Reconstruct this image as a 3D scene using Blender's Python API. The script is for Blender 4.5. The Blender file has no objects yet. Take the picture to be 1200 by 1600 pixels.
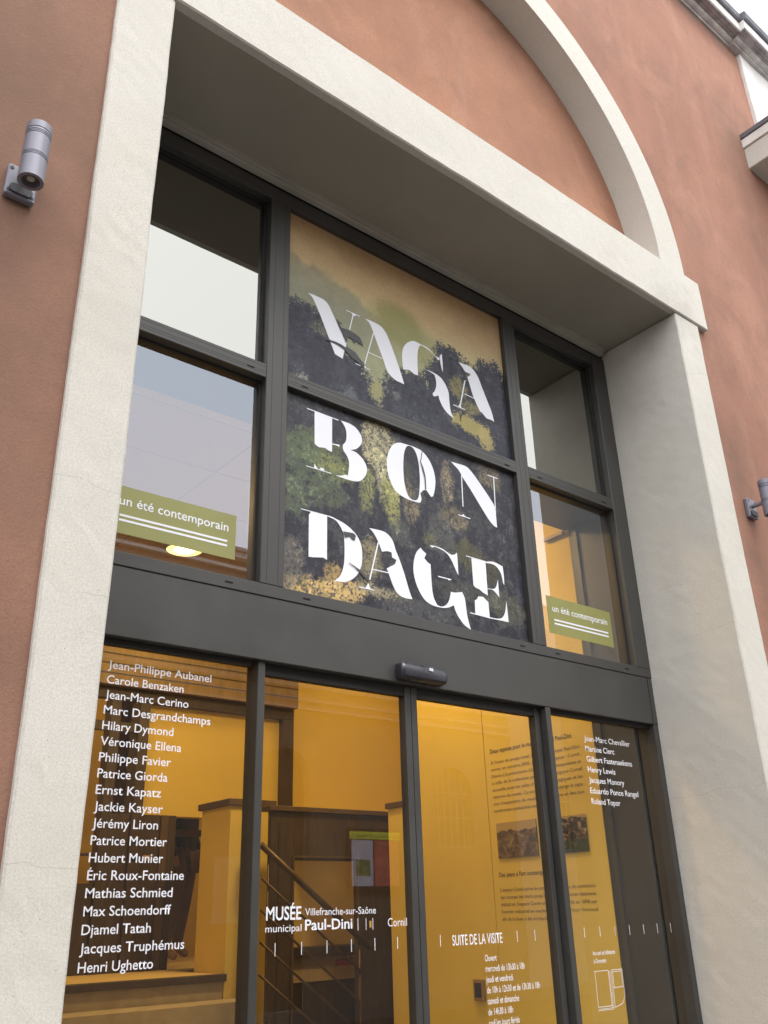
import bpy, bmesh, math, random
import numpy as np
from mathutils import Vector, Matrix, noise as mnoise

random.seed(7)
S = bpy.context.scene
COL = S.collection

# ------------------------------------------------------------------ camera
cam_d = bpy.data.cameras.new('camera')
cam = bpy.data.objects.new('camera', cam_d); COL.objects.link(cam)
ROT = Matrix(((0.77860181, -0.23747877, -0.58084684),
              (-0.62692001, -0.33478397, -0.70348489),
              (-0.02739548, 0.91187912, -0.4095436)))
# columns are right, up, back of the phone held tilted upwards and rolled
cam.matrix_world = Matrix.Translation((0, 0, 1.6)) @ ROT.to_4x4()
cam_d.sensor_fit = 'VERTICAL'; cam_d.sensor_height = 24.0
cam_d.lens = 1393.857 / 1600 * 24.0
cam_d.clip_start = 0.05; cam_d.clip_end = 500
S.camera = cam

# ------------------------------------------------------------------ world and sun
SUN_EL, SUN_AZ = math.radians(52), math.radians(205)
W = bpy.data.worlds.new("World"); S.world = W; W.use_nodes = True
nt = W.node_tree; nt.nodes.clear()
sky = nt.nodes.new('ShaderNodeTexSky'); sky.sky_type = 'NISHITA'; sky.sun_disc = False
sky.sun_elevation = SUN_EL; sky.sun_rotation = SUN_AZ
sky.air_density = 1.0; sky.dust_density = 6.0; sky.ozone_density = 1.0
hs = nt.nodes.new('ShaderNodeHueSaturation'); hs.inputs['Saturation'].default_value = 0.16
mixw = nt.nodes.new('ShaderNodeMix'); mixw.data_type = 'RGBA'
mixw.inputs[0].default_value = 0.75
mixw.inputs[7].default_value = (10.5, 10.6, 10.8, 1)          # even overcast veil over the clear sky
bg = nt.nodes.new('ShaderNodeBackground'); bg.inputs['Strength'].default_value = 0.13
wo = nt.nodes.new('ShaderNodeOutputWorld')
nt.links.new(sky.outputs[0], hs.inputs['Color']); nt.links.new(hs.outputs[0], mixw.inputs[6])
nt.links.new(mixw.outputs[2], bg.inputs[0]); nt.links.new(bg.outputs[0], wo.inputs[0])
sd = bpy.data.lights.new('sun', 'SUN'); sd.energy = 1.25; sd.angle = math.radians(30); sd.color = (1, .96, .9)
sun = bpy.data.objects.new('sun', sd); COL.objects.link(sun)
# light comes over the roofs across the street, from the right
dvec = Vector((0.25, -1.0, 2.15)).normalized()
sun.rotation_euler = dvec.to_track_quat('Z', 'Y').to_euler()
S.view_settings.view_transform = 'Standard'; S.view_settings.look = 'None'
S.view_settings.exposure = 0.95; S.view_settings.gamma = 1.0; S.view_settings.use_curve_mapping = False
S.cycles.max_bounces = 10; S.cycles.transparent_max_bounces = 16; S.cycles.diffuse_bounces = 4
S.cycles.use_denoising = True; S.cycles.sample_clamp_indirect = 6.0

# ------------------------------------------------------------------ helpers
def link(o, parent=None):
    COL.objects.link(o)
    if parent is not None: o.parent = parent
    return o
def tag(o, label=None, cat=None, group=None, kind=None):
    if label: o['label'] = label
    if cat: o['category'] = cat
    if group: o['group'] = group
    if kind: o['kind'] = kind
    return o
def thing(name, label, cat, loc=(0, 0, 0), group=None):
    o = bpy.data.objects.new(name, None); o.location = loc; o.empty_display_size = .1
    link(o); return tag(o, label, cat, group)
def finish(bm, name, mat, parent=None, smooth=False):
    me = bpy.data.meshes.new(name); bm.normal_update(); bm.to_mesh(me); bm.free()
    if smooth:
        for p in me.polygons: p.use_smooth = True
    if mat: me.materials.append(mat)
    o = bpy.data.objects.new(name, me); link(o)
    if parent is not None:
        o.parent = parent
        if parent.parent is None: off = Vector(parent.location)
        else: off = Vector(parent.location) + Vector(parent.parent.location)
        me.transform(Matrix.Translation(-off))
    return o
def bm_box(bm, x0, x1, y0, y1, z0, z1, bevel=0.0):
    r = bmesh.ops.create_cube(bm, size=1.0)
    vs = r['verts']
    for v in vs:
        v.co = Vector(((x0 + x1) / 2 + v.co.x * (x1 - x0), (y0 + y1) / 2 + v.co.y * (y1 - y0), (z0 + z1) / 2 + v.co.z * (z1 - z0)))
    if bevel > 0:
        es = list({e for v in vs for e in v.link_edges})
        bmesh.ops.bevel(bm, geom=es, offset=bevel, segments=1, affect='EDGES', profile=.5)
def box(name, x0, x1, y0, y1, z0, z1, mat, parent=None, bevel=0.0):
    bm = bmesh.new(); bm_box(bm, x0, x1, y0, y1, z0, z1, bevel)
    return finish(bm, name, mat, parent)
def rough_box(name, x0, x1, y0, y1, z0, z1, mat, parent=None, amp=.003, step=.05, bevel=.007):
    """a rendered masonry block: bevelled arrises, slightly uneven"""
    bm = bmesh.new(); bm_box(bm, x0, x1, y0, y1, z0, z1, bevel)
    for ax, (a, b) in enumerate(((x0, x1), (y0, y1), (z0, z1))):
        n = max(1, int((b - a) / step))
        for i in range(1, n):
            co = Vector((0, 0, 0)); co[ax] = a + (b - a) * i / n
            no = Vector((0, 0, 0)); no[ax] = 1
            bmesh.ops.bisect_plane(bm, geom=bm.verts[:] + bm.edges[:] + bm.faces[:], plane_co=co, plane_no=no)
    for v in bm.verts:
        d = mnoise.noise_vector(v.co * 2.3) * amp + mnoise.noise_vector(v.co * 19) * amp * .45
        v.co += d
    return finish(bm, name, mat, parent, smooth=False)
def curve_mesh(loops, depth=0.0, res=12):
    """loops: list of point lists (u, v). Returns a mesh in XY, extruded +-depth in Z, holes cut."""
    cu = bpy.data.curves.new('c', 'CURVE'); cu.dimensions = '2D'; cu.fill_mode = 'BOTH' if depth else 'BACK'
    cu.fill_mode = 'BOTH'; cu.extrude = depth
    for pts in loops:
        sp = cu.splines.new('POLY'); sp.points.add(len(pts) - 1)
        for p, q in zip(sp.points, pts): p.co = (q[0], q[1], 0, 1)
        sp.use_cyclic_u = True
    o = bpy.data.objects.new('c', cu); COL.objects.link(o)
    dg = bpy.context.evaluated_depsgraph_get()
    me = bpy.data.meshes.new_from_object(o.evaluated_get(dg))
    bpy.data.objects.remove(o); bpy.data.curves.remove(cu)
    return me
def place_mesh(me, name, mat, parent, M):
    me.transform(M); me.name = name
    me.materials.clear(); me.materials.append(mat)
    if parent is not None:
        off = Vector(parent.location) + (Vector(parent.parent.location) if parent.parent else Vector())
        me.transform(Matrix.Translation(-off))
    o = bpy.data.objects.new(name, me); return link(o, parent)
FACE = Matrix(((1, 0, 0, 0), (0, 0, -1, 0), (0, 1, 0, 0), (0, 0, 0, 1)))     # XY -> XZ, facing -y
def slab(name, loops, y0, y1, mat, parent=None):
    me = curve_mesh(loops, depth=(y1 - y0) / 2)
    return place_mesh(me, name, mat, parent, Matrix.Translation((0, (y0 + y1) / 2, 0)) @ FACE)
def smooth_loop(pts, closed=True, n=6):
    """Catmull-Rom through the points, keeping sharp corners sharp"""
    P = [Vector((p[0], p[1])) for p in pts]; N = len(P); out = []
    def sharp(i):
        a = P[i] - P[i - 1]; b = P[(i + 1) % N] - P[i]
        if a.length < 1e-6 or b.length < 1e-6: return True
        return a.angle(b, 0) > math.radians(48)
    S_ = [sharp(i) for i in range(N)]
    for i in range(N):
        p1, p2 = P[i], P[(i + 1) % N]
        p0 = P[i - 1] if not S_[i] else p1 - (p2 - p1) * .5
        p3 = P[(i + 2) % N] if not S_[(i + 1) % N] else p2 + (p2 - p1) * .5
        for k in range(n):
            t = k / n
            out.append(.5 * ((2 * p1) + (-p0 + p2) * t + (2 * p0 - 5 * p1 + 4 * p2 - p3) * t * t + (-p0 + 3 * p1 - 3 * p2 + p3) * t ** 3))
    return [(p.x, p.y) for p in out]
def text_mesh(s, size, bold=0.0):
    cu = bpy.data.curves.new('t', 'FONT'); cu.body = s; cu.size = size; cu.offset = bold * size
    cu.resolution_u = 3; cu.fill_mode = 'FRONT'
    o = bpy.data.objects.new('t', cu); COL.objects.link(o)
    dg = bpy.context.evaluated_depsgraph_get()
    me = bpy.data.meshes.new_from_object(o.evaluated_get(dg))
    bpy.data.objects.remove(o); bpy.data.curves.remove(cu)
    return me
def text(name, s, x, z, y, cap, mat, parent, width=None, xs=.86, bold=0.0, side=False):
    """one line of lettering; x,z = left end of the baseline; cap = height of a capital.
       side=True: on a wall facing -x, running towards -y (x is then the starting y, y the wall's x)."""
    me = text_mesh(s, cap / .729, bold)
    co = [v.co for v in me.vertices]
    if not co: return None
    x0 = min(c.x for c in co); w = max(c.x for c in co) - x0
    k = (width / w) if width else xs
    me.transform(Matrix.Diagonal((k, 1, 1, 1)) @ Matrix.Translation((-x0, 0, 0)))
    if not side: M = Matrix.Translation((x, y, z)) @ FACE
    else: M = Matrix.Translation((y, x, z)) @ Matrix(((0, 0, -1, 0), (-1, 0, 0, 0), (0, 1, 0, 0), (0, 0, 0, 1)))
    o = place_mesh(me, name, mat, parent, M)
    return o
def tube(bm, p0, p1, r, seg=12, caps=True):
    p0, p1 = Vector(p0), Vector(p1); d = p1 - p0
    M = Matrix.Translation((p0 + p1) / 2) @ d.to_track_quat('Z', 'Y').to_matrix().to_4x4()
    bmesh.ops.create_cone(bm, cap_ends=caps, segments=seg, radius1=r, radius2=r, depth=d.length, matrix=M)
def lathe(bm, prof, center, seg=40):
    """prof: (r, z) list, revolved about the vertical through center"""
    rings = []
    for r, z in prof:
        rings.append([bm.verts.new((center[0] + r * math.cos(2 * math.pi * i / seg), center[1] + r * math.sin(2 * math.pi * i / seg), center[2] + z)) for i in range(seg)])
    for a, b in zip(rings, rings[1:]):
        for i in range(seg):
            j = (i + 1) % seg; bm.faces.new((a[i], a[j], b[j], b[i]))
    return rings

# ------------------------------------------------------------------ materials
def new_mat(name):
    m = bpy.data.materials.new(name); m.use_nodes = True
    n = m.node_tree.nodes; return m, m.node_tree, n['Principled BSDF']
def nd(t, kind, **kw):
    n = t.nodes.new(kind)
    for k, v in kw.items(): setattr(n, k, v)
    return n
def noise_node(t, scale, detail=6, rough=.6, vec=None, dist=0.0):
    n = nd(t, 'ShaderNodeTexNoise'); n.inputs['Scale'].default_value = scale
    n.inputs['Detail'].default_value = detail; n.inputs['Roughness'].default_value = rough
    n.inputs['Distortion'].default_value = dist
    if vec is not None: t.links.new(vec, n.inputs['Vector'])
    return n
def coords(t, scale=(1, 1, 1), obj=False):
    g = nd(t, 'ShaderNodeNewGeometry'); mp = nd(t, 'ShaderNodeMapping'); mp.inputs['Scale'].default_value = scale
    t.links.new(g.outputs['Position'], mp.inputs['Vector']); return mp.outputs[0]
def ramp(t, fac, stops):
    r = nd(t, 'ShaderNodeValToRGB'); e = r.color_ramp.elements
    while len(e) < len(stops): e.new(.5)
    for el, (p, c) in zip(e, stops): el.position = p; el.color = c if len(c) == 4 else (*c, 1)
    t.links.new(fac, r.inputs[0]); return r.outputs[0]
def mix(t, fac, a, b, mode='MIX'):
    m = nd(t, 'ShaderNodeMix', data_type='RGBA', blend_type=mode)
    for sock, v in ((m.inputs[0], fac), (m.inputs[6], a), (m.inputs[7], b)):
        if hasattr(v, 'links'): t.links.new(v, sock)
        elif isinstance(v, (int, float)): sock.default_value = v
        else: sock.default_value = (*v, 1) if len(v) == 3 else v
    return m.outputs[2]
def math_(t, op, a, b=None, clamp=False):
    m = nd(t, 'ShaderNodeMath', operation=op, use_clamp=clamp)
    for i, v in enumerate((a, b)):
        if v is None: continue
        if hasattr(v, 'links'): t.links.new(v, m.inputs[i])
        else: m.inputs[i].default_value = v
    return m.outputs[0]
def bump(t, bsdf, height, strength, dist):
    b = nd(t, 'ShaderNodeBump'); b.inputs['Strength'].default_value = strength; b.inputs['Distance'].default_value = dist
    t.links.new(height, b.inputs['Height']); t.links.new(b.outputs[0], bsdf.inputs['Normal'])
def spot(t, c, r, vec, sharp=1.0, stretch=(1, 1, 1)):
    """soft blotch round the point c, broken up by noise; 1 at the centre"""
    s = nd(t, 'ShaderNodeVectorMath', operation='SUBTRACT'); t.links.new(vec, s.inputs[0]); s.inputs[1].default_value = c
    s2 = nd(t, 'ShaderNodeVectorMath', operation='MULTIPLY'); t.links.new(s.outputs[0], s2.inputs[0])
    s2.inputs[1].default_value = [k / r for k in stretch]
    l = nd(t, 'ShaderNodeVectorMath', operation='LENGTH'); t.links.new(s2.outputs[0], l.inputs[0])
    n = noise_node(t, 2.2 / r, 4, .65, vec)
    a = math_(t, 'ADD', l.outputs['Value'], math_(t, 'MULTIPLY', math_(t, 'SUBTRACT', n.outputs[0], .5), 1.6))
    return math_(t, 'MULTIPLY', math_(t, 'SUBTRACT', 1.0, a, True), sharp, True)

def plain(name, col, rough=.6, metal=0.0, var=.08, scale=8, bmp=0.0, spec=.5):
    m, t, b = new_mat(name)
    v = coords(t); n = noise_node(t, scale, 5, .6, v)
    d = tuple(c * (1 - var) for c in col); u = tuple(min(1, c * (1 + var)) for c in col)
    t.links.new(ramp(t, n.outputs[0], [(.3, d), (.7, u)]), b.inputs['Base Color'])
    b.inputs['Roughness'].default_value = rough; b.inputs['Metallic'].default_value = metal
    b.inputs['Specular IOR Level'].default_value = spec
    if bmp: bump(t, b, noise_node(t, scale * 14, 3, .6, v).outputs[0], bmp, .002)
    return m

def stucco(name='terracotta_render', k=(.93, .88, .85)):
    m, t, b = new_mat(name); K = lambda c: tuple(a * q for a, q in zip(c, k))
    v = coords(t); vs = coords(t, (1.0, 1.0, .45))
    big = noise_node(t, .85, 7, .62, v, .6); mid = noise_node(t, 3.1, 8, .66, vs, .8); fine = noise_node(t, 150, 3, .7, v); sw = noise_node(t, 1.7, 5, .6, vs, 1.6)
    c = ramp(t, big.outputs[0], [(.28, K((.335, .175, .13))), (.5, K((.415, .22, .16))), (.72, K((.51, .285, .213)))])
    c = mix(t, math_(t, 'MULTIPLY', ramp(t, mid.outputs[0], [(.35, (0, 0, 0)), (.75, (1, 1, 1))]), .55), c, (.30, .155, .118))
    c = mix(t, math_(t, 'MULTIPLY', ramp(t, sw.outputs[0], [(.5, (0, 0, 0)), (.66, (1, 1, 1))]), .22), c, (.60, .35, .25))
    grime_and_shade = (.185, .115, .085)  # broad first blotch: left-hand dirt plus light fall-off painted in
    for cc, r, s, st in (((-.1, 2.4, 3.6), 2.3, .62, (1.6, 1, .4)), ((.50, 2.4, 4.15), .55, .75, (1, 1, .8)), ((.42, 2.4, 3.25), .8, .8, (1.2, 1, .8)), ((.25, 2.4, 4.6), .5, .45, (1, 1, .7)), ((.60, 2.4, 2.2), .7, .35, (2, 1, .6)),
                         ((4.86, 2.4, 4.12), .42, .75, (1.2, 1, 1)), ((4.93, 2.4, 3.3), .42, .55, (1.8, 1, .5)), ((6.02, 2.4, 7.5), .55, .6, (1.5, 1, .7)), ((5.95, 2.4, 7.0), .5, .35, (1.6, 1, .6)),
                         ((5.05, 2.4, 6.0), .7, .12, (1, 1, .8)), ((4.9, 2.4, 4.95), .35, .35, (1, 1, .8))):
        c = mix(t, spot(t, cc, r, v, s, st), c, grime_and_shade)
    # weathering: broad smoky patches, thickest low on the wall, and short runs of dirt
    wn = noise_node(t, 1.15, 9, .72, v, 1.2); wr = noise_node(t, 7, 6, .65, coords(t, (1, 1, .22)), .5)
    c = mix(t, math_(t, 'MULTIPLY', ramp(t, wn.outputs[0], [(.50, (0, 0, 0)), (.64, (1, 1, 1))]), .34), c, grime_and_shade)
    c = mix(t, math_(t, 'MULTIPLY', ramp(t, wr.outputs[0], [(.60, (0, 0, 0)), (.72, (1, 1, 1))]), .22), c, grime_and_shade)
    # rain dirt hanging below the cornice
    sz = nd(t, 'ShaderNodeSeparateXYZ'); t.links.new(v, sz.inputs[0])
    dr = noise_node(t, 5.5, 6, .7, coords(t, (1, 1, .18)))
    edge = math_(t, 'MULTIPLY', math_(t, 'SUBTRACT', sz.outputs[2], 8.80), 6.0, True)
    c = mix(t, math_(t, 'MULTIPLY', edge, ramp(t, dr.outputs[0], [(.42, (0, 0, 0)), (.62, (1, 1, 1))])), c, (.23, .19, .18))
    sp = nd(t, 'ShaderNodeTexVoronoi'); sp.inputs['Scale'].default_value = 34; t.links.new(v, sp.inputs['Vector'])
    c = mix(t, math_(t, 'MULTIPLY', ramp(t, sp.outputs['Distance'], [(.04, (1, 1, 1)), (.09, (0, 0, 0))]), .5), c, (.2, .12, .1))
    c = mix(t, .5, c, mix(t, ramp(t, fine.outputs[0], [(.35, (0, 0, 0)), (.65, (1, 1, 1))]), c, (.2, .12, .09)))
    t.links.new(c, b.inputs['Base Color']); b.inputs['Roughness'].default_value = .93; b.inputs['Specular IOR Level'].default_value = .2
    h = math_(t, 'ADD', fine.outputs[0], math_(t, 'MULTIPLY', mid.outputs[0], 1.4))
    bump(t, b, h, .42, .004)
    return m
def limewash(name='pale_render', base=(.665, .645, .60), warm=(.62, .595, .54)):
    m, t, b = new_mat(name)
    v = coords(t)
    big = noise_node(t, 1.3, 6, .6, v, .4); med = noise_node(t, 7, 6, .7, v); fine = noise_node(t, 170, 3, .7, v)
    c = mix(t, ramp(t, big.outputs[0], [(.35, (0, 0, 0)), (.7, (1, 1, 1))]), base, warm)
    c = mix(t, math_(t, 'MULTIPLY', ramp(t, med.outputs[0], [(.5, (0, 0, 0)), (.85, (1, 1, 1))]), .25), c, tuple(k * .72 for k in warm))
    pits = nd(t, 'ShaderNodeTexVoronoi'); pits.inputs['Scale'].default_value = 46; t.links.new(v, pits.inputs['Vector'])
    pm = math_(t, 'MULTIPLY', ramp(t, pits.outputs['Distance'], [(.04, (1, 1, 1)), (.10, (0, 0, 0))]), math_(t, 'GREATER_THAN', noise_node(t, 26, 2, .5, v).outputs[0], .53))
    c = mix(t, math_(t, 'MULTIPLY', pm, .75), c, (.16, .15, .13))
    sz = nd(t, 'ShaderNodeSeparateXYZ'); t.links.new(v, sz.inputs[0])
    wob = math_(t, 'MULTIPLY', math_(t, 'SUBTRACT', noise_node(t, 3.2, 7, .6, v).outputs[0], .5), .12)
    brk = math_(t, 'GREATER_THAN', noise_node(t, 5, 3, .5, v).outputs[0], .42)
    for z0, sl_, xm in ((2.80, -.10, .85), (2.45, .12, .85), (1.72, -.05, .85), (3.30, .06, 4.6), (2.15, .1, 4.6), (4.62, .3, 4.6), (2.95, -.2, 4.6)):   # hairline cracks
        d = math_(t, 'ABSOLUTE', math_(t, 'SUBTRACT', math_(t, 'ADD', sz.outputs[2], wob), math_(t, 'ADD', z0, math_(t, 'MULTIPLY', math_(t, 'SUBTRACT', sz.outputs[0], xm), sl_))))
        near = math_(t, 'LESS_THAN', math_(t, 'ABSOLUTE', math_(t, 'SUBTRACT', sz.outputs[0], xm)), .35)
        cm = math_(t, 'MULTIPLY', math_(t, 'MULTIPLY', math_(t, 'LESS_THAN', d, .0013), near), brk)
        c = mix(t, math_(t, 'MULTIPLY', cm, .27), c, (.2, .19, .17))
    c = mix(t, .42, c, mix(t, ramp(t, fine.outputs[0], [(.35, (0, 0, 0)), (.65, (1, 1, 1))]), c, (.34, .33, .30)))
    # dark blotches in the corner under the lintel; soot at the arrises
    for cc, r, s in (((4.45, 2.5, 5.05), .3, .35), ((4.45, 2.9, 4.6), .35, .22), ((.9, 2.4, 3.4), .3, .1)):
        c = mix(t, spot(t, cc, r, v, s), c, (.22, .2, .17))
    t.links.new(c, b.inputs['Base Color']); b.inputs['Roughness'].default_value = .9; b.inputs['Specular IOR Level'].default_value = .2
    bump(t, b, math_(t, 'SUBTRACT', math_(t, 'ADD', fine.outputs[0], med.outputs[0]), pm), .19, .003)
    return m
def painted_metal(name, col, rough=.45, metal=.0):
    m, t, b = new_mat(name)
    v = coords(t); n = noise_node(t, 3.0, 6, .65, v); f = noise_node(t, 320, 2, .6, v); st = noise_node(t, 6, 5, .6, coords(t, (1, 1, .15)))
    c = ramp(t, n.outputs[0], [(.3, tuple(k * .86 for k in col)), (.7, tuple(k * 1.14 for k in col))])
    c = mix(t, math_(t, 'MULTIPLY', ramp(t, st.outputs[0], [(.5, (0, 0, 0)), (.8, (1, 1, 1))]), .18), c, tuple(k * 1.7 for k in col))
    t.links.new(c, b.inputs['Base Color'])
    t.links.new(ramp(t, n.outputs[0], [(.3, (rough - .08,) * 3), (.7, (rough + .12,) * 3)]), b.inputs['Roughness'])
    b.inputs['Metallic'].default_value = metal
    bump(t, b, f.outputs[0], .12, .001)
    return m
def glass(name, refl, tint=(1, 1, 1), rcol=(1, 1, 1), rough=0.0):
    """thin window glass: part mirror, part clear"""
    m = bpy.data.materials.new(name); m.use_nodes = True; t = m.node_tree; t.nodes.clear()
    out = nd(t, 'ShaderNodeOutputMaterial'); tr = nd(t, 'ShaderNodeBsdfTransparent'); tr.inputs[0].default_value = (*tint, 1)
    gl = nd(t, 'ShaderNodeBsdfGlossy'); gl.inputs['Roughness'].default_value = rough; gl.inputs['Color'].default_value = (*rcol, 1)
    mx = nd(t, 'ShaderNodeMixShader')
    fr = nd(t, 'ShaderNodeFresnel'); fr.inputs['IOR'].default_value = 1.5
    f = math_(t, 'ADD', math_(t, 'MULTIPLY', fr.outputs[0], .9), refl, True)
    gb = nd(t, 'ShaderNodeNewGeometry'); f = math_(t, 'MULTIPLY', f, math_(t, 'SUBTRACT', 1.0, gb.outputs['Backfacing']))
    v = coords(t)
    wv = noise_node(t, 1.6, 2, .4, v)
    b = nd(t, 'ShaderNodeBump'); b.inputs['Strength'].default_value = .004; b.inputs['Distance'].default_value = .01
    t.links.new(wv.outputs[0], b.inputs['Height']); t.links.new(b.outputs[0], gl.inputs['Normal'])
    du = nd(t, 'ShaderNodeBsdfDiffuse'); du.inputs[0].default_value = (.6, .6, .58, 1)
    m2 = nd(t, 'ShaderNodeMixShader'); dn = noise_node(t, 4, 6, .7, v)
    t.links.new(math_(t, 'MULTIPLY', dn.outputs[0], .010), m2.inputs[0])
    t.links.new(f, mx.inputs[0]); t.links.new(tr.outputs[0], mx.inputs[1]); t.links.new(gl.outputs[0], mx.inputs[2])
    t.links.new(mx.outputs[0], m2.inputs[1]); t.links.new(du.outputs[0], m2.inputs[2]); t.links.new(m2.outputs[0], out.inputs[0])
    return m
def emissive(name, col, strength):
    m = bpy.data.materials.new(name); m.use_nodes = True; t = m.node_tree; t.nodes.clear()
    out = nd(t, 'ShaderNodeOutputMaterial'); e = nd(t, 'ShaderNodeEmission'); e.inputs[0].default_value = (*col, 1); e.inputs[1].default_value = strength
    t.links.new(e.outputs[0], out.inputs[0]); return m
def wood(name, a, b_, rough=.5):
    m, t, b = new_mat(name); v = coords(t, (4, 4, .7)); n = noise_node(t, 3, 7, .65, v, 1.5)
    t.links.new(ramp(t, n.outputs[0], [(.3, a), (.7, b_)]), b.inputs['Base Color']); b.inputs['Roughness'].default_value = rough
    return m

M_TERRA = stucco(); M_TYMP = stucco('terracotta_tympanum', (1.02, .95, .80))
M_PALE = limewash()
M_SOFF = limewash('dark_soffit_render', (.35, .32, .27), (.30, .275, .23))  # soffit toned darker and browner than the lintel
M_CORN = plain('weathered_cornice_stone', (.36, .335, .34), .9, var=.35, scale=9, bmp=.4, spec=.2)
M_CORN_W = plain('cornice_white', (.72, .70, .68), .9, var=.1, scale=6, bmp=.3, spec=.2)
M_ZINC = plain('zinc_flashing', (.13, .13, .15), .6, .3, var=.3, scale=12)
M_FRAME = painted_metal('dark_grey_aluminium', (.050, .049, .047), .42)
M_BEAD = painted_metal('black_gasket', (.018, .018, .019), .6)
M_TRIM = painted_metal('grey_trim', (.36, .345, .31), .6)
M_SLOT = plain('drain_slot_black', (.004, .004, .004), .9)
M_GLASS = glass('window_glass', .175, (.97, .96, .94), (.78, .87, 1.0))
M_GLASS_D = glass('door_glass', .012, (.97, .96, .94), (.82, .89, 1.0))
M_GLASS_S = glass('solar_film_glass', .30, (.30, .30, .29), (1.0, 1.0, .92))
M_VINYL = plain('white_vinyl', (.80, .82, .89), .5, var=.02)
M_GREEN = plain('olive_green_vinyl', (.265, .262, .088), .5, var=.05, scale=3)
M_YWALL = plain('ochre_interior_wall', (.76, .585, .125), .85, var=.05, scale=1.2, bmp=.15, spec=.2)
M_YCEIL = plain('ochre_ceiling', (.62, .47, .20), .85, var=.07, scale=1.5, spec=.2)
M_FLOOR = plain('stone_floor', (.30, .25, .16), .5, var=.15, scale=3)
M_DWOOD = wood('dark_wood', (.040, .027, .014), (.078, .052, .026))
M_BWOOD = wood('brown_wood', (.075, .047, .023), (.12, .078, .036))
M_STEP = plain('step_render', (.40, .34, .23), .8, var=.12, scale=9, bmp=.2)
M_RAIL = painted_metal('bronze_rail', (.085, .055, .026), .4, .5)
M_INK = plain('dark_brown_print', (.075, .048, .022), .7)
M_INK2 = plain('soft_brown_print', (.17, .115, .045), .7)
M_LAMP = painted_metal('cast_grey_aluminium', (.20, .20, .245), .45, .25)
M_LAMP_D = painted_metal('lamp_groove', (.05, .05, .06), .6)
M_LENS = plain('lamp_lens', (.10, .09, .08), .15, spec=.8)
M_BLACKP = painted_metal('sensor_black_plastic', (.03, .032, .042), .28)

# ------------------------------------------------------------------ dimensions read off the building
FY, GY = 2.436, 2.99            # wall face, face of the aluminium frame
X0, X1 = 0.966, 4.447          # clear opening between the jambs
ZS, ZL = 5.045, 5.43           # underside and top of the lintel
CX, CZ, RI, RO = 2.708, 5.46, 1.69, 1.955
ZT0, ZT1, ZH0, ZH1 = 3.838, 3.911, 2.53, 2.85

# ------------------------------------------------------------------ ground and street
g = new_mat('asphalt'); t_ = g[1]; v_ = coords(t_)
t_.links.new(ramp(t_, noise_node(t_, 90, 4, .7, v_).outputs[0], [(.3, (.035, .035, .036)), (.7, (.075, .073, .07))]), g[2].inputs['Base Color'])
g[2].inputs['Roughness'].default_value = .9
tag(box('street', -60, 60, -90, 60, -.3, 0, g[0]), kind='structure')
M_PAVE = plain('pavement_stone', (.16, .15, .14), .85, var=.15, scale=6, bmp=.3)
tag(box('pavement', -40, 40, .6, FY, .004, .12, M_PAVE), kind='structure')
tag(box('opposite_pavement', -40, 40, -7.88, -6.2, .004, .12, M_PAVE), kind='structure')

# ------------------------------------------------------------------ the museum building
MUS = thing('museum_building', 'terracotta rendered museum building with pale arched doorway surround', 'building', (2.7, FY, 0))
arc = lambda r, a0, a1, n=72: [(CX + r * math.cos(math.radians(a0 + (a1 - a0) * i / n)), CZ + r * math.sin(math.radians(a0 + (a1 - a0) * i / n))) for i in range(n + 1)]
outer = [(-9, -.1), (14, -.1), (14, 9.3), (-9, 9.3)]
hole = [(.93, -.05), (.93, 5.2), (CX - 1.8, 5.2)] + arc(1.8, 180, 0)[0:] + [(CX + 1.8, 5.2), (4.49, 5.2), (4.49, -.05)]
slab('wall', [outer, hole], FY, 3.0, M_TERRA, MUS)
slab('tympanum', [[(.98, 5.2), (4.42, 5.2), (4.42, 7.4), (.98, 7.4)]], 2.622, 2.96, M_TYMP, MUS)
band = arc(RO, 0, 180) + arc(RI, 180, 0)
band = [(CX + RO, ZL - .006)] + arc(RO, 0, 180) + [(CX - RO, ZL - .006), (CX - RI, ZL - .006)] + arc(RI, 180, 0) + [(CX + RI, ZL - .006)]
slab('arch_band', [band], FY - .022, 2.63, M_PALE, MUS)
rough_box('lintel', .60, 4.808, FY - .034, 3.13, ZS, ZL, M_PALE, MUS, amp=.003)
pl_ = rough_box('pier', .735, X0, FY - .024, 3.128, -.02, ZS - .004, M_PALE, MUS, amp=.003)
for v in pl_.data.vertices:                                  # the old left pier leans a little
    k = (5.0 - v.co.z) / 3.5
    v.co.x -= .027 * k * (1 if v.co.x + 2.7 > .85 else -.6)
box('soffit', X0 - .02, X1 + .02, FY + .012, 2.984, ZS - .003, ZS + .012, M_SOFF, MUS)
rough_box('pier', X1, 4.70, FY - .024, 3.128, -.02, ZS - .004, M_PALE, MUS, amp=.003)
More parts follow.
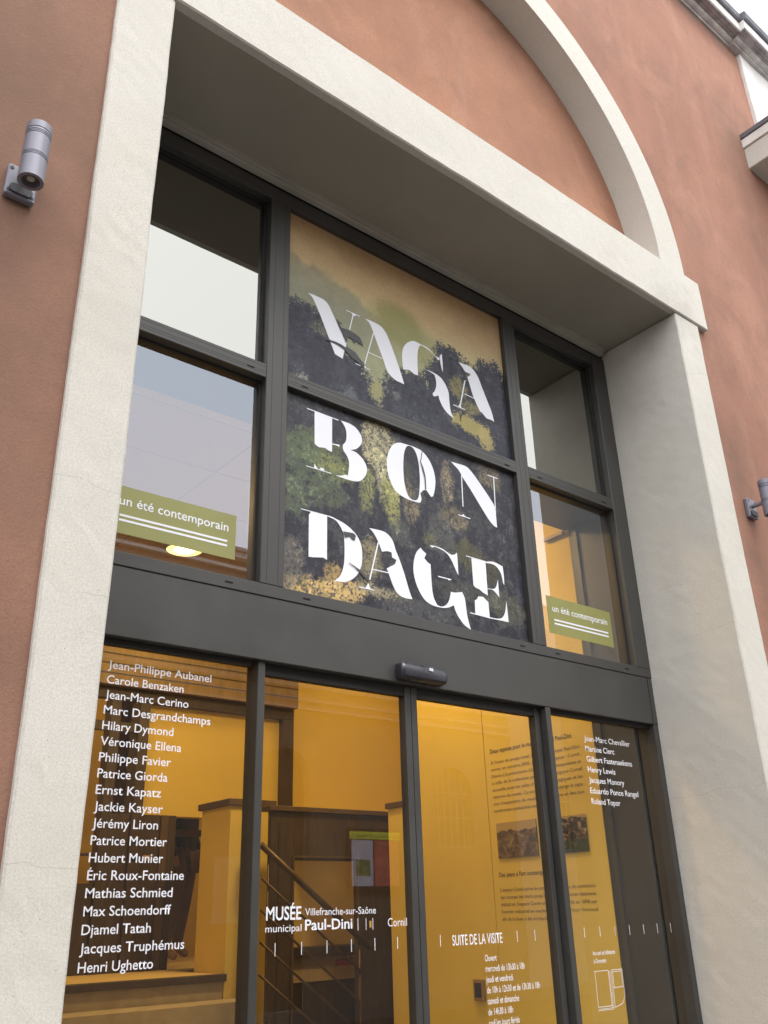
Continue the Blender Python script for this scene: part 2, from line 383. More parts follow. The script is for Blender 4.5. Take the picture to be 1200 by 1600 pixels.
# pilaster, impost block and cornice at the right
M_COVE = plain('cornice_cove_stone', (.50, .475, .46), .9, var=.3, scale=7, bmp=.4, spec=.2)
rough_box('pilaster', 6.55, 7.7, FY - .035, FY + .1, 7.66, 9.0, M_CORN_W, MUS, amp=.006, step=.1)
bm = bmesh.new(); bm_box(bm, 6.19, 8.2, 1.75, FY + .05, 7.34, 7.565, .006); finish(bm, 'impost_block', M_PALE, MUS)
bm = bmesh.new(); bm_box(bm, 6.175, 8.2, 1.70, FY + .05, 7.568, 7.66, .004); finish(bm, 'impost_moulding', M_CORN_W, MUS)
bm = bmesh.new(); bm_box(bm, 6.165, 8.2, 1.68, FY + .05, 7.663, 7.715, .004); finish(bm, 'impost_flashing', M_ZINC, MUS)
def cornice(name, xa, xb, off, mat, prof):
    bm = bmesh.new(); A = [bm.verts.new((xa, y - (off if y < 2.43 else 0), z)) for y, z in prof]; B = [bm.verts.new((xb, y - (off if y < 2.43 else 0), z)) for y, z in prof]
    for i in range(len(prof)):
        j = (i + 1) % len(prof)
        n = 1
        bm.faces.new((A[i], A[j], B[j], B[i]))
    bm.faces.new(A[::-1]); bm.faces.new(B)
    bmesh.ops.recalc_face_normals(bm, faces=bm.faces)
    return finish(bm, name, mat, MUS)
cov = [(2.45, 8.985), (2.418, 8.985), (2.414, 8.999), (2.396, 9.002), (2.378, 9.010), (2.366, 9.022), (2.362, 9.036), (2.362, 9.055), (2.45, 9.055)]
low = [(2.3615, 9.055), (2.3615, 9.030), (2.345, 9.031), (2.343, 9.038), (2.320, 9.036), (2.318, 9.043), (2.289, 9.042), (2.284, 9.055)]
fas = [(2.45, 9.057), (2.281, 9.057), (2.276, 9.155), (2.45, 9.155)]
top = [(2.45, 9.157), (2.262, 9.157), (2.250, 9.172), (2.243, 9.215), (2.246, 9.25), (2.45, 9.30)]
for nm, pr, mt in (('cornice_cove', cov, M_COVE), ('cornice_soffit', low, M_CORN), ('cornice_fascia', fas, M_CORN_W), ('cornice_flashing', top, M_ZINC)):
    cornice(nm, -9, 6.395, 0, mt, pr); cornice(nm, 6.395, 14, .045, mt, pr)

# ------------------------------------------------------------------ wall lamps
def wall_lamp(x, yl, label):
    zc = 3.818
    t = thing('wall_lamp', label, 'wall lamp', (x, FY, zc), 'up and down lamps beside the doorway')
    bm = bmesh.new()
    bm_box(bm, x - .048, x + .048, FY - .028, FY - .001, zc - .095, zc + .030, .005); finish(bm, 'mounting_plate', M_LAMP, t)
    bm = bmesh.new()                                        # raised lobe at the bottom of the plate
    tube(bm, (x - .020, FY - .036, zc - .068), (x - .020, FY - .0285, zc - .068), .017, 16); tube(bm, (x + .020, FY - .036, zc - .068), (x + .020, FY - .0285, zc - .068), .017, 16)
    bm_box(bm, x - .020, x + .020, FY - .0355, FY - .0285, zc - .0845, zc - .0515); finish(bm, 'plate_cover', M_LAMP_D, t)
    for sx in (-1, 1):
        for sz in (-.078, .012):
            bm = bmesh.new(); tube(bm, (x + sx * .037, FY - .0305, zc + sz), (x + sx * .037, FY - .0283, zc + sz), .0058, 12); finish(bm, 'screw', M_LAMP_D, t)
    bm = bmesh.new(); tube(bm, (x, yl, zc - .02), (x, FY - .027, zc - .02), .013, 14); finish(bm, 'arm', M_LAMP, t)
    R = .0395
    def pr(lo, hi):
        return
    bm = bmesh.new(); prof = []
    H = .112
    prof = [(.026, -H + .02), (.0285, -H), (R, -H), (R, -.030)]
    for k in range(3): zz = -.030 + k * .006; prof += [(R, zz), (R - .0022, zz + .0008), (R - .0022, zz + .0022), (R, zz + .003)]
    for k in range(3): zz = .060 + k * .006; prof += [(R, zz), (R - .0022, zz + .0008), (R - .0022, zz + .0022), (R, zz + .003)]
    prof += [(R, .0825), (R - .005, .083), (R - .005, .0855), (R, .086), (R, H), (R - .003, H + .002), (.0285, H + .002), (.026, H - .02)]
    lathe(bm, prof, (x, yl, zc), 48); o = finish(bm, 'lamp_body', M_LAMP, t)
    for s in (-1, 1):
        bm = bmesh.new(); tube(bm, (x, yl, zc + s * (H - .018)), (x, yl, zc + s * (H - .021)), .0285, 32); ln = finish(bm, 'lens', M_LENS, t)
    bm = bmesh.new(); tube(bm, (x, yl, zc - H + .016), (x, yl, zc - H + .010), .012, 20); finish(bm, 'bulb', M_TRIM, t)
    return t
wall_lamp(.512, 2.300, 'cylindrical grey metal wall lamp on the terracotta wall left of the doorway')
wall_lamp(4.905, 2.305, 'cylindrical grey metal wall lamp on a plate right of the doorway pier')

# ------------------------------------------------------------------ glazed entrance
ENT = thing('glazed_entrance', 'dark grey aluminium framed glass entrance set deep between the pale piers', 'entrance', (2.7, 3.0, 0))
def fr(name, x0, x1, z0, z1, y0=GY, y1=3.11, mat=None, bevel=.0025, parent=None):
    return box(name, x0, x1, y0, y1, z0, z1, mat or M_FRAME, parent or ENT, bevel)
fr('soffit_trim', X0, 4.40, 4.992, 5.04, 2.952, 2.988, M_TRIM)
fr('soffit_trim', X0, 4.40, 5.010, 5.0445, 2.940, 2.9515, M_TRIM, .002)
fr('side_frame', X0 + .001, 1.06, ZH1, 4.985)
fr('side_frame', 4.315, X1 - .001, ZH1, 4.985)
fr('top_frame', 1.0605, 4.3145, 4.905, 4.985)
fr('frame_packer', X0 + .001, X1 - .001, 4.986, 5.041, 3.0, 3.10, M_BEAD)
for a, b in ((1.0605, 1.7975), (1.9135, 3.4465), (3.5505, 4.3145)):
    t = fr('transom', a, b, ZT0, ZT1)
    for q in (.018, .03, .055): box('groove', a + .001, b - .001, GY - .0006, GY + .001, ZT0 + q, ZT0 + q + .0014, M_BEAD, t)
for a, b in ((1.798, 1.913), (3.447, 3.55)):
    t = fr('mullion', a, b, ZH1, 4.9045)
    for q in (.030, b - a - .030): box('groove', a + q, a + q + .0014, GY - .0006, GY + .001, ZH1 + .01, 4.90, M_BEAD, t)
# header box over the doors: bottom rail, cover sheet
fr('header', X0 + .001, X1 - .001, ZH0, ZH1 - .055, GY + .004, 3.14)
fr('header_rail', X0 + .001, X1 - .001, ZH1 - .054, ZH1 - .0005, GY, 3.14)
box('joint', 4.40, 4.4025, GY + .002, GY + .0045, ZH0, ZH1 - .056, M_BEAD, ENT)
for x, z in ((1.715, 3.866), (2.01, 3.866), (3.37, 3.862), (3.64, 3.862), (4.22, 3.862), (1.655, 2.822), (2.03, 2.822), (3.36, 2.822), (3.63, 2.822), (4.22, 2.822)):
    box('drain_slot', x - .018, x + .018, GY - .0014, GY + .002, z - .0032, z + .0032, M_SLOT, ENT)
# glass with beads
def pane(x0, x1, z0, z1, y, mat, bead=.011):
    p = box('window_pane', x0 + .002, x1 - .002, y, y + .008, z0 + .002, z1 - .002, mat, ENT)
    for (a, b, c, d) in ((x0, x1, z1 - bead, z1), (x0, x1, z0, z0 + bead * .6), (x0, x0 + bead, z0 + bead * .6, z1 - bead), (x1 - bead, x1, z0 + bead * .6, z1 - bead)):
        box('glazing_bead', a + .0005, b - .0005, y - .012, y - .0005, c + .0005, d - .0005, M_BEAD, p)
    return p
UY = 3.046
pane(1.06, 1.798, ZT1, 4.905, UY, M_GLASS_S); pane(1.06, 1.798, ZH1, ZT0, UY, M_GLASS)
pane(3.55, 4.315, ZT1, 4.905, UY, M_GLASS_S); pane(3.55, 4.315, ZH1, ZT0, UY, M_GLASS)
# lower part
DY = 3.058
fr('door_mullion', 1.816, 1.850, .12, ZH0 - .0005, 3.012, 3.10)
fr('door_mullion', 3.495, 3.532, .12, ZH0 - .0005, GY + .006, 3.10)
fr('door_jamb', 4.405, X1 - .001, .12, ZH0 - .0005, GY + .006, 3.11)
fr('door_jamb', X0 + .001, 1.0, .12, ZH0 - .0005, GY + .006, 3.11)
SL = box('sidelight_pane', 1.0005, 1.8155, DY, DY + .008, .18, ZH0 - .002, M_GLASS_D, ENT)
SR = box('sidelight_pane', 3.5325, 4.4045, DY, DY + .008, .18, ZH0 - .002, M_GLASS_D, ENT)
fr('sill_rail', 1.0005, 1.8155, .12, .179, GY + .02, 3.10); fr('sill_rail', 3.5325, 4.4045, .12, .179, GY + .02, 3.10)
for a, b in ((1.0005, 1.7995), (3.5325, 4.4045)): fr('head_bead', a, b, ZH0 - .022, ZH0 - .001, 3.03, DY - .001, M_BEAD, .001)
def leaf(x0, x1, sl, sr):
    d = bpy.data.objects.new('sliding_door', None); link(d, ENT); d.empty_display_size = .1
    z1 = ZH0 - .001
    for a, b in ((x0, x0 + sl), (x1 - sr, x1)): box('stile', a, b, 3.035, 3.082, .14, z1, M_FRAME, d, .002)
    box('top_rail', x0 + sl + .0005, x1 - sr - .0005, 3.040, 3.078, z1 - .044, z1, M_BEAD, d, .001)  # gasket black puts the header's shade into the rail colour
    box('bottom_rail', x0 + sl + .0005, x1 - sr - .0005, 3.035, 3.082, .14, .22, M_FRAME, d, .002)
    box('door_glass', x0 + sl + .0005, x1 - sr - .0005, DY, DY + .007, .2205, z1 - .0445, M_GLASS_D, d)
    return d
DL = leaf(1.8515, 2.629, .010, .034); DR = leaf(2.632, 3.487, .034, .034)

# ------------------------------------------------------------------ door sensor
SEN = thing('door_sensor', 'black rounded motion sensor bar fixed over the sliding doors', 'motion sensor', (2.65, GY, 2.57))
sec = [(0, .048), (-.030, .050), (-.046, .040), (-.056, .014), (-.052, -.020), (-.036, -.034), (0, -.036)]
bm = bmesh.new(); rings = []
xs_ = [(-.142, .62), (-.139, .78), (-.131, .88), (-.12, .92), (.112, .92), (.124, .88), (.132, .78), (.135, .62)]
for dx, k in xs_: rings.append([bm.verts.new((2.652 + dx, GY + .003 + y * k, 2.572 + .006 + (z - .006) * k)) for y, z in sec])
for a, b in zip(rings, rings[1:]):
    for i in range(len(sec)): j = (i + 1) % len(sec); bm.faces.new((a[i], b[i], b[j], a[j]))
bm.faces.new(rings[0]); bm.faces.new(rings[-1][::-1]); bmesh.ops.recalc_face_normals(bm, faces=bm.faces)
so = finish(bm, 'sensor_body', M_BLACKP, SEN, True)
so.data.set_sharp_from_angle(angle=math.radians(40))
bm = bmesh.new(); a, b = Vector((2.620, GY - .0438, 2.616)), Vector((2.642, GY - .0545, 2.586))
tube(bm, a, b, .0012, 6); finish(bm, 'seam', M_SLOT, SEN)
for k in range(5):
    box('led_mark', 2.664 + k * .0048, 2.664 + k * .0048 + .0028, GY - .0525, GY - .0495, 2.590 + .003 * (k % 2), 2.603 - .004 * ((k + 1) % 2), M_VINYL, SEN)
box('led_mark', 2.664, 2.686, GY - .0535, GY - .0505, 2.588, 2.5915, M_VINYL, SEN)

# ------------------------------------------------------------------ poster: painted landscape print in two sheets
LETTERS = {
    'v1': [(1, [(2.040,4.447), (2.084,4.450), (2.137,4.448), (2.166,4.431), (2.195,4.385), (2.235,4.316), (2.275,4.239), (2.265,4.186), (2.254,4.138), (2.233,4.142), (2.207,4.147), (2.181,4.203), (2.150,4.271), (2.116,4.345), (2.084,4.406), (2.063,4.434)]), (0, [(2.323,4.443), (2.271,4.228), (2.277,4.229), (2.330,4.445)]), (0, [(2.280,4.444), (2.368,4.445), (2.369,4.450), (2.282,4.449)]), (0, [(2.313,4.446), (2.349,4.447), (2.323,4.424)])],
    'a2': [(1, [(2.402,4.448), (2.448,4.452), (2.503,4.448), (2.531,4.430), (2.554,4.401), (2.599,4.301), (2.642,4.189), (2.658,4.139), (2.628,4.141), (2.599,4.143), (2.559,4.162), (2.537,4.191), (2.516,4.246), (2.484,4.318), (2.458,4.382), (2.441,4.419), (2.425,4.439)]), (0, [(2.454,4.379), (2.387,4.148), (2.393,4.149), (2.461,4.380)]), (0, [(2.419,4.242), (2.510,4.240), (2.512,4.245), (2.421,4.246)]), (0, [(2.334,4.139), (2.426,4.139), (2.428,4.143), (2.336,4.143)]), (0, [(2.374,4.142), (2.389,4.166), (2.403,4.141)])],
    'g3': [(1, [(2.655,4.231), (2.650,4.299), (2.657,4.357), (2.679,4.401), (2.710,4.432), (2.745,4.449), (2.791,4.448), (2.835,4.447), (2.866,4.434), (2.890,4.418), (2.909,4.412), (2.928,4.417), (2.925,4.397), (2.913,4.395), (2.893,4.413), (2.864,4.428), (2.830,4.438), (2.794,4.441), (2.779,4.428), (2.766,4.390), (2.760,4.327), (2.759,4.234), (2.730,4.233), (2.701,4.243), (2.677,4.239)]), (1, [(2.810,4.295), (2.851,4.297), (2.894,4.294), (2.931,4.281), (2.961,4.250), (2.980,4.208), (2.982,4.154), (2.987,4.091), (3.008,4.052), (2.966,4.067), (2.933,4.093), (2.911,4.128), (2.901,4.160), (2.878,4.146), (2.862,4.143), (2.860,4.158), (2.877,4.181), (2.889,4.218), (2.889,4.256), (2.881,4.284), (2.850,4.291)]), (0, [(2.929,4.428), (2.947,4.450), (2.949,4.391), (2.947,4.326), (2.939,4.342), (2.932,4.379)])],
    'a4': [(1, [(3.074,4.445), (3.115,4.448), (3.162,4.449), (3.195,4.436), (3.226,4.402), (3.254,4.337), (3.287,4.264), (3.315,4.200), (3.329,4.140), (3.302,4.145), (3.268,4.144), (3.236,4.167), (3.220,4.169), (3.194,4.213), (3.171,4.261), (3.151,4.327), (3.138,4.368), (3.162,4.389), (3.164,4.401), (3.124,4.400), (3.102,4.423)]), (0, [(3.112,4.337), (3.058,4.149), (3.067,4.151), (3.121,4.339)]), (0, [(3.102,4.242), (3.183,4.239), (3.186,4.244), (3.105,4.247)]), (0, [(3.009,4.137), (3.098,4.137), (3.100,4.142), (3.011,4.142)]), (0, [(3.048,4.144), (3.062,4.166), (3.072,4.141)])],
    'b5': [(1, [(2.238,3.777), (2.287,3.778), (2.328,3.768), (2.359,3.740), (2.367,3.712), (2.358,3.681), (2.331,3.651), (2.295,3.633), (2.331,3.630), (2.367,3.609), (2.392,3.574), (2.391,3.537), (2.370,3.501), (2.344,3.480), (2.308,3.471), (2.267,3.469), (2.205,3.471), (2.238,3.479), (2.268,3.492), (2.277,3.488), (2.282,3.514), (2.286,3.543), (2.284,3.574), (2.269,3.601), (2.252,3.621), (2.251,3.647), (2.267,3.670), (2.273,3.705), (2.268,3.741), (2.251,3.766)]), (0, [(2.085,3.774), (2.187,3.773), (2.186,3.589), (2.169,3.589), (2.144,3.597), (2.110,3.590), (2.093,3.596), (2.086,3.603)]), (0, [(2.041,3.773), (2.224,3.771), (2.226,3.776), (2.043,3.778)]), (0, [(2.186,3.634), (2.230,3.641), (2.229,3.628), (2.214,3.631), (2.186,3.629)]), (0, [(2.040,3.469), (2.180,3.471), (2.182,3.475), (2.041,3.473)]), (0, [(2.084,3.497), (2.096,3.483), (2.106,3.473), (2.084,3.471)]), (0, [(2.118,3.485), (2.135,3.486), (2.144,3.473), (2.118,3.472)])],
    'o6': [(1, [(2.609,3.774), (2.663,3.779), (2.713,3.780), (2.763,3.771), (2.805,3.737), (2.832,3.689), (2.843,3.630), (2.835,3.573), (2.821,3.533), (2.806,3.524), (2.793,3.537), (2.779,3.552), (2.757,3.548), (2.734,3.524), (2.740,3.493), (2.731,3.472), (2.717,3.468), (2.647,3.468), (2.586,3.483), (2.553,3.512), (2.528,3.569), (2.520,3.620), (2.525,3.669), (2.544,3.717), (2.570,3.753)]), (1, [(2.666,3.774), (2.691,3.775), (2.712,3.758), (2.728,3.719), (2.735,3.660), (2.735,3.593), (2.727,3.525), (2.718,3.493), (2.703,3.477), (2.675,3.474), (2.652,3.489), (2.637,3.524), (2.628,3.580), (2.628,3.652), (2.635,3.715), (2.649,3.756)])],
    'n7': [(1, [(2.965,3.774), (3.021,3.777), (3.076,3.778), (3.114,3.757), (3.166,3.710), (3.239,3.635), (3.275,3.587), (3.277,3.530), (3.278,3.470), (3.254,3.475), (3.217,3.503), (3.160,3.569), (3.096,3.646), (3.046,3.701), (3.018,3.738), (2.988,3.758)]), (0, [(3.032,3.713), (3.027,3.528), (3.034,3.530), (3.039,3.715)]), (0, [(2.990,3.470), (3.077,3.469), (3.079,3.474), (2.993,3.475)]), (0, [(3.014,3.472), (3.027,3.485), (3.049,3.471)]), (0, [(3.279,3.772), (3.272,3.580), (3.279,3.582), (3.287,3.775)]), (0, [(3.234,3.770), (3.315,3.772), (3.318,3.777), (3.237,3.776)])],
    'd8': [(1, [(2.172,3.254), (2.208,3.249), (2.256,3.237), (2.299,3.216), (2.329,3.191), (2.350,3.153), (2.355,3.107), (2.351,3.058), (2.332,3.013), (2.301,2.978), (2.259,2.954), (2.223,2.948), (2.195,2.945), (2.223,2.970), (2.241,3.004), (2.251,3.047), (2.254,3.105), (2.252,3.162), (2.243,3.197), (2.225,3.224), (2.202,3.242), (2.161,3.249)]), (0, [(2.057,3.231), (2.069,3.249), (2.157,3.250), (2.156,3.036), (2.136,3.043), (2.104,3.037), (2.079,3.032), (2.057,3.030)]), (0, [(2.014,3.247), (2.174,3.249), (2.175,3.254), (2.015,3.251)])],
    'a9': [(1, [(2.398,3.251), (2.444,3.254), (2.490,3.254), (2.522,3.240), (2.544,3.215), (2.559,3.174), (2.583,3.125), (2.607,3.065), (2.624,3.015), (2.636,2.980), (2.651,2.947), (2.614,2.944), (2.582,2.948), (2.553,2.964), (2.532,2.997), (2.511,3.045), (2.499,3.069), (2.523,3.085), (2.549,3.102), (2.560,3.126), (2.534,3.133), (2.532,3.157), (2.506,3.158), (2.473,3.148), (2.455,3.188), (2.434,3.221), (2.415,3.241)]), (0, [(2.448,3.190), (2.392,2.992), (2.400,2.993), (2.456,3.191)]), (0, [(2.415,3.045), (2.509,3.047), (2.510,3.052), (2.417,3.050)]), (0, [(2.333,2.943), (2.422,2.944), (2.423,2.948), (2.334,2.948)]), (0, [(2.370,2.948), (2.387,2.975), (2.399,2.945)])],
    'g10': [(1, [(2.718,3.225), (2.733,3.212), (2.754,3.201), (2.740,3.175), (2.758,3.159), (2.779,3.151), (2.779,3.099), (2.781,3.025), (2.790,2.978), (2.810,2.947), (2.838,2.945), (2.870,2.961), (2.892,2.992), (2.905,3.034), (2.934,3.035), (2.982,3.048), (2.998,3.017), (3.003,2.968), (3.009,2.919), (3.026,2.860), (2.985,2.876), (2.949,2.909), (2.929,2.940), (2.919,2.967), (2.882,2.948), (2.837,2.939), (2.775,2.941), (2.727,2.961), (2.693,3.003), (2.672,3.052), (2.665,3.104), (2.675,3.161), (2.692,3.197)]), (1, [(2.778,3.252), (2.815,3.256), (2.860,3.253), (2.892,3.243), (2.924,3.234), (2.947,3.241), (2.964,3.255), (2.965,3.215), (2.964,3.132), (2.947,3.159), (2.921,3.205), (2.891,3.235), (2.853,3.247), (2.815,3.251), (2.795,3.243)]), (0, [(2.824,3.095), (2.912,3.096), (2.914,3.101), (2.825,3.101)]), (0, [(2.884,3.099), (2.896,3.090), (2.913,3.100)])],
    'e11': [(1, [(3.228,3.262), (3.294,3.251), (3.297,3.202), (3.295,3.148), (3.287,3.157), (3.278,3.203), (3.253,3.235), (3.219,3.247), (3.169,3.244), (3.166,3.250)]), (1, [(3.165,3.103), (3.207,3.108), (3.230,3.124), (3.249,3.169), (3.249,3.123), (3.249,3.070), (3.229,3.087), (3.203,3.102), (3.164,3.099)]), (1, [(3.166,2.949), (3.221,2.951), (3.257,2.963), (3.283,2.999), (3.299,3.061), (3.301,3.002), (3.303,2.946), (3.234,2.945), (3.165,2.943)]), (0, [(3.064,3.247), (3.166,3.249), (3.164,3.064), (3.131,3.073), (3.105,3.086), (3.081,3.089), (3.065,3.099)]), (0, [(3.094,3.046), (3.128,3.050), (3.164,3.028), (3.165,2.947), (3.063,2.949), (3.066,3.020), (3.082,3.028)]), (0, [(3.025,3.248), (3.168,3.247), (3.171,3.252), (3.028,3.253)]), (0, [(3.025,2.945), (3.168,2.942), (3.170,2.948), (3.027,2.950)])],
}

TWIGS = [[(2.155,4.222), (2.178,4.217), (2.207,4.220), (2.239,4.219), (2.271,4.212), (2.298,4.215), (2.331,4.208), (2.363,4.179), (2.393,4.157), (2.387,4.129), (2.368,4.142), (2.335,4.158), (2.314,4.162), (2.300,4.175), (2.271,4.188), (2.258,4.198), (2.234,4.204), (2.207,4.209), (2.178,4.209), (2.150,4.205)], [(2.214,4.367), (2.230,4.353), (2.251,4.347), (2.232,4.338), (2.246,4.321), (2.294,4.328), (2.338,4.321), (2.366,4.308), (2.379,4.285), (2.384,4.261), (2.365,4.277), (2.356,4.262), (2.346,4.282), (2.326,4.260), (2.316,4.280), (2.288,4.281), (2.277,4.240), (2.261,4.272), (2.251,4.294), (2.229,4.327)], [(2.243,3.195), (2.274,3.198), (2.305,3.200), (2.318,3.191), (2.311,3.166), (2.295,3.169), (2.283,3.180), (2.255,3.167), (2.249,3.182)], [(2.275,3.050), (2.308,3.039), (2.338,3.027), (2.368,3.005), (2.396,2.987), (2.386,2.982), (2.362,2.996), (2.332,3.018), (2.308,3.033), (2.278,3.045)], [(2.755,3.771), (2.759,3.771), (2.756,3.747), (2.746,3.706), (2.761,3.674), (2.773,3.628), (2.774,3.556), (2.767,3.554), (2.766,3.620), (2.753,3.666), (2.741,3.705), (2.750,3.738)]]

rng = np.random.RandomState(11)
LAT = rng.rand(8, 257, 257)
def vnoise(x, z, f, k):
    x = x * f + 17.3 * k; z = z * f + 9.1 * k
    xi = np.floor(x).astype(int); zi = np.floor(z).astype(int); fx = x - xi; fz = z - zi
    fx = fx * fx * (3 - 2 * fx); fz = fz * fz * (3 - 2 * fz); L = LAT[k % 8]
    a = L[xi % 257, zi % 257]; b = L[(xi + 1) % 257, zi % 257]; c = L[xi % 257, (zi + 1) % 257]; d = L[(xi + 1) % 257, (zi + 1) % 257]
    return (a * (1 - fx) + b * fx) * (1 - fz) + (c * (1 - fx) + d * fx) * fz
def fbm(x, z, f, o=5, s=0, g=.55):
    r = 0; a = 1; n = 0
    for i in range(o): r = r + a * vnoise(x, z, f * 2 ** i, s + i); n += a; a *= g
    return r / n
def sst(a, b, x): t = np.clip((x - a) / (b - a), 0, 1); return t * t * (3 - 2 * t)
def lerp(c, col, m): return c * (1 - m[..., None]) + np.array(col, float) * m[..., None]
def ell(X, Z, cx, cz, rx, rz): return 1 - np.sqrt(((X - cx) / rx) ** 2 + ((Z - cz) / rz) ** 2)
def landscape(X, Z):
    n1 = fbm(X, Z, 5, 6, 0, .65); n2 = fbm(X, Z, 14, 5, 2, .62); n3 = fbm(X, Z, 40, 4, 3, .7); n4 = fbm(X, Z * .35, 22, 4, 5, .6)
    n5 = fbm(X, Z, 95, 3, 1, .7)
    h = sst(3.9, 4.95, Z + (n1 - .5) * .1)
    C = np.zeros(X.shape + (3,)) + np.array((168., 166, 118))
    C = lerp(C, (196, 182, 130), sst(.30, .62, h)); C = lerp(C, (204, 172, 124), sst(.55, .85, h)); C = lerp(C, (176, 140, 98), sst(.85, 1.05, h)); C = lerp(C, (206, 200, 146), np.clip(ell(X, Z, 2.50, 4.22, .35, .22), 0, 1) * .9)
    C = lerp(C, (178, 146, 106), sst(2.7, 3.5, X) * sst(4.35, 4.75, Z) * .5)
    hill = np.interp(X, [1.93, 2.115, 2.32, 2.49, 2.72, 3.0, 3.41], [4.66, 4.63, 4.585, 4.50, 4.45, 4.42, 4.36])
    m = sst(.015, -.035, Z - hill + (n2 - .5) * .07) * .65 + sst(.02, -.22, Z - hill) * .35
    C = lerp(C, (134, 136, 118), m * .8 * sst(2.85, 2.35, X)); C = lerp(C, (160, 162, 122), m * sst(4.45, 4.2, Z) * .7)
    m = sst(-.1, .6, ell(X, Z, 2.64, 4.50, .22, .17) + (n2 - .5) * .6); C = lerp(C, (142, 140, 78), m * .75)
    m = sst(-.1, .5, ell(X, Z, 2.82, 4.42, .25, .14) + (n2 - .5) * .5); C = lerp(C, (150, 150, 100), m * .6)
    C = C * (1 + (n2 - .5)[..., None] * .10)
    dark = np.array((54., 55, 70)); dk = dark * (1 + (n3 - .5)[..., None] * .45 + (n2 - .5)[..., None] * .25)
    dk = dk * (1 - sst(.5, .66, n2)[..., None] * .25) + np.array((96., 98, 96)) * sst(.5, .66, n2)[..., None] * .25
    F = np.full(X.shape, -9.)
    for e in ((2.02, 4.25, .17, .12), (2.10, 4.14, .20, .15), (1.98, 4.0, .3, .2), (2.22, 4.02, .26, .15), (2.40, 3.93, .2, .10), (2.736, 4.07, .22, .16), (2.74, 3.95, .4, .14),
              (3.02, 4.34, .14, .17), (2.98, 4.17, .2, .2), (3.10, 4.22, .24, .18), (3.34, 4.38, .15, .15), (3.36, 4.18, .22, .25), (3.2, 3.95, .5, .15), (2.6, 3.9, .3, .1)): F = np.maximum(F, ell(X, Z, *e))
    leaf_ = (n3 - .5) * .75 + (n2 - .5) * .6 + (n5 - .5) * .35
    m = sst(-.03, .03, F + leaf_); dm = m * sst(3.84, 3.86, Z)
    C = C * (1 - dm[..., None]) + dk * dm[..., None]
    for cx, cz, rx, rz, col, st in ((3.133, 4.05, .15, .06, (168, 156, 88), .95), (3.25, 3.99, .06, .10, (176, 160, 96), .9), (2.024, 3.905, .05, .06, (150, 146, 130), .9), (3.06, 4.27, .07, .08, (150, 140, 82), .8), (3.14, 4.17, .10, .05, (156, 146, 84), .7),
                                    (2.47, 4.02, .05, .08, (164, 158, 106), .9), (2.30, 3.93, .05, .05, (120, 124, 130), .6), (2.13, 4.26, .07, .04, (140, 138, 110), .6), (2.60, 4.05, .03, .03, (140, 140, 130), .6)):
        m = sst(-.02, .10, ell(X, Z, cx, cz, rx, rz) + leaf_ * 1.3) * st * (Z > 3.85); C = lerp(C, col, m)
    # lower sheet
    base = np.array((50., 50, 62)); D = base * (1 + (n3 - .5)[..., None] * .32 + (n2 - .5)[..., None] * .35)
    D = lerp(D, (84, 84, 82), sst(.50, .64, n4 * .5 + n3 * .5) * .5); D = lerp(D, (100, 98, 84), sst(.60, .72, n2) * sst(.5, .6, n5) * .5)
    for cx, cz, rx, rz, col, st, vert in ((2.10, 3.575, .20, .10, (98, 105, 68), .95, 0), (2.20, 3.50, .13, .07, (126, 130, 76), .95, 0), (2.0, 3.52, .12, .14, (84, 98, 74), .8, 0), (2.154, 3.39, .13, .10, (92, 104, 74), .75, 0), (1.98, 3.32, .10, .12, (94, 106, 78), .85, 0),
          (2.47, 3.70, .12, .17, (176, 166, 124), .95, 1), (2.52, 3.56, .10, .13, (168, 162, 122), .9, 1), (2.40, 3.47, .06, .13, (134, 136, 84), .9, 1), (2.545, 3.44, .07, .16, (142, 142, 82), .95, 1), (2.66, 3.43, .06, .12, (138, 124, 92), .9, 1),
          (2.60, 3.62, .09, .10, (70, 78, 70), .6, 0), (2.72, 3.50, .05, .06, (88, 92, 84), .8, 0), (2.92, 3.65, .055, .14, (136, 122, 96), .9, 1), (3.25, 3.77, .09, .08, (132, 116, 88), .9, 0), (2.965, 3.45, .10, .07, (118, 104, 80), .85, 0), (2.86, 3.33, .09, .12, (92, 94, 86), .7, 0), (2.60, 3.27, .09, .08, (90, 92, 86), .6, 0),
          (3.50, 3.75, .05, .14, (122, 122, 60), .8, 0), (2.78, 3.28, .05, .05, (112, 110, 74), .7, 0), (3.05, 3.26, .10, .09, (98, 94, 58), .75, 0), (3.17, 3.20, .12, .10, (92, 84, 58), .6, 0), (3.30, 3.02, .14, .10, (92, 92, 74), .7, 0), (3.0, 3.05, .25, .06, (88, 88, 78), .6, 0),
          (2.10, 2.885, .24, .06, (190, 158, 92), 1, 0), (2.26, 2.92, .18, .055, (196, 162, 98), 1, 0), (2.19, 2.99, .05, .05, (176, 142, 80), .9, 0), (2.40, 3.08, .07, .13, (150, 138, 98), .85, 1), (2.46, 2.94, .16, .035, (160, 148, 112), .85, 0), (1.96, 2.98, .07, .14, (112, 104, 94), .8, 0), (2.56, 3.05, .06, .06, (90, 88, 80), .6, 0), (2.72, 2.90, .3, .05, (78, 78, 80), .7, 0)):
        e = ell(X, Z, cx, cz, rx, rz); wob = (n4 - .5) * 1.1 + (n3 - .5) * .5 if vert else leaf_ * 1.25
        m = sst(-.06, .20, e + wob) * st; D = lerp(D, np.array(col) * 1.06, m * (1 - .5 * sst(.46, .62, n3 * .6 + n5 * .4)))
    low = (Z < 3.87)
    C[low] = D[low]
    return C
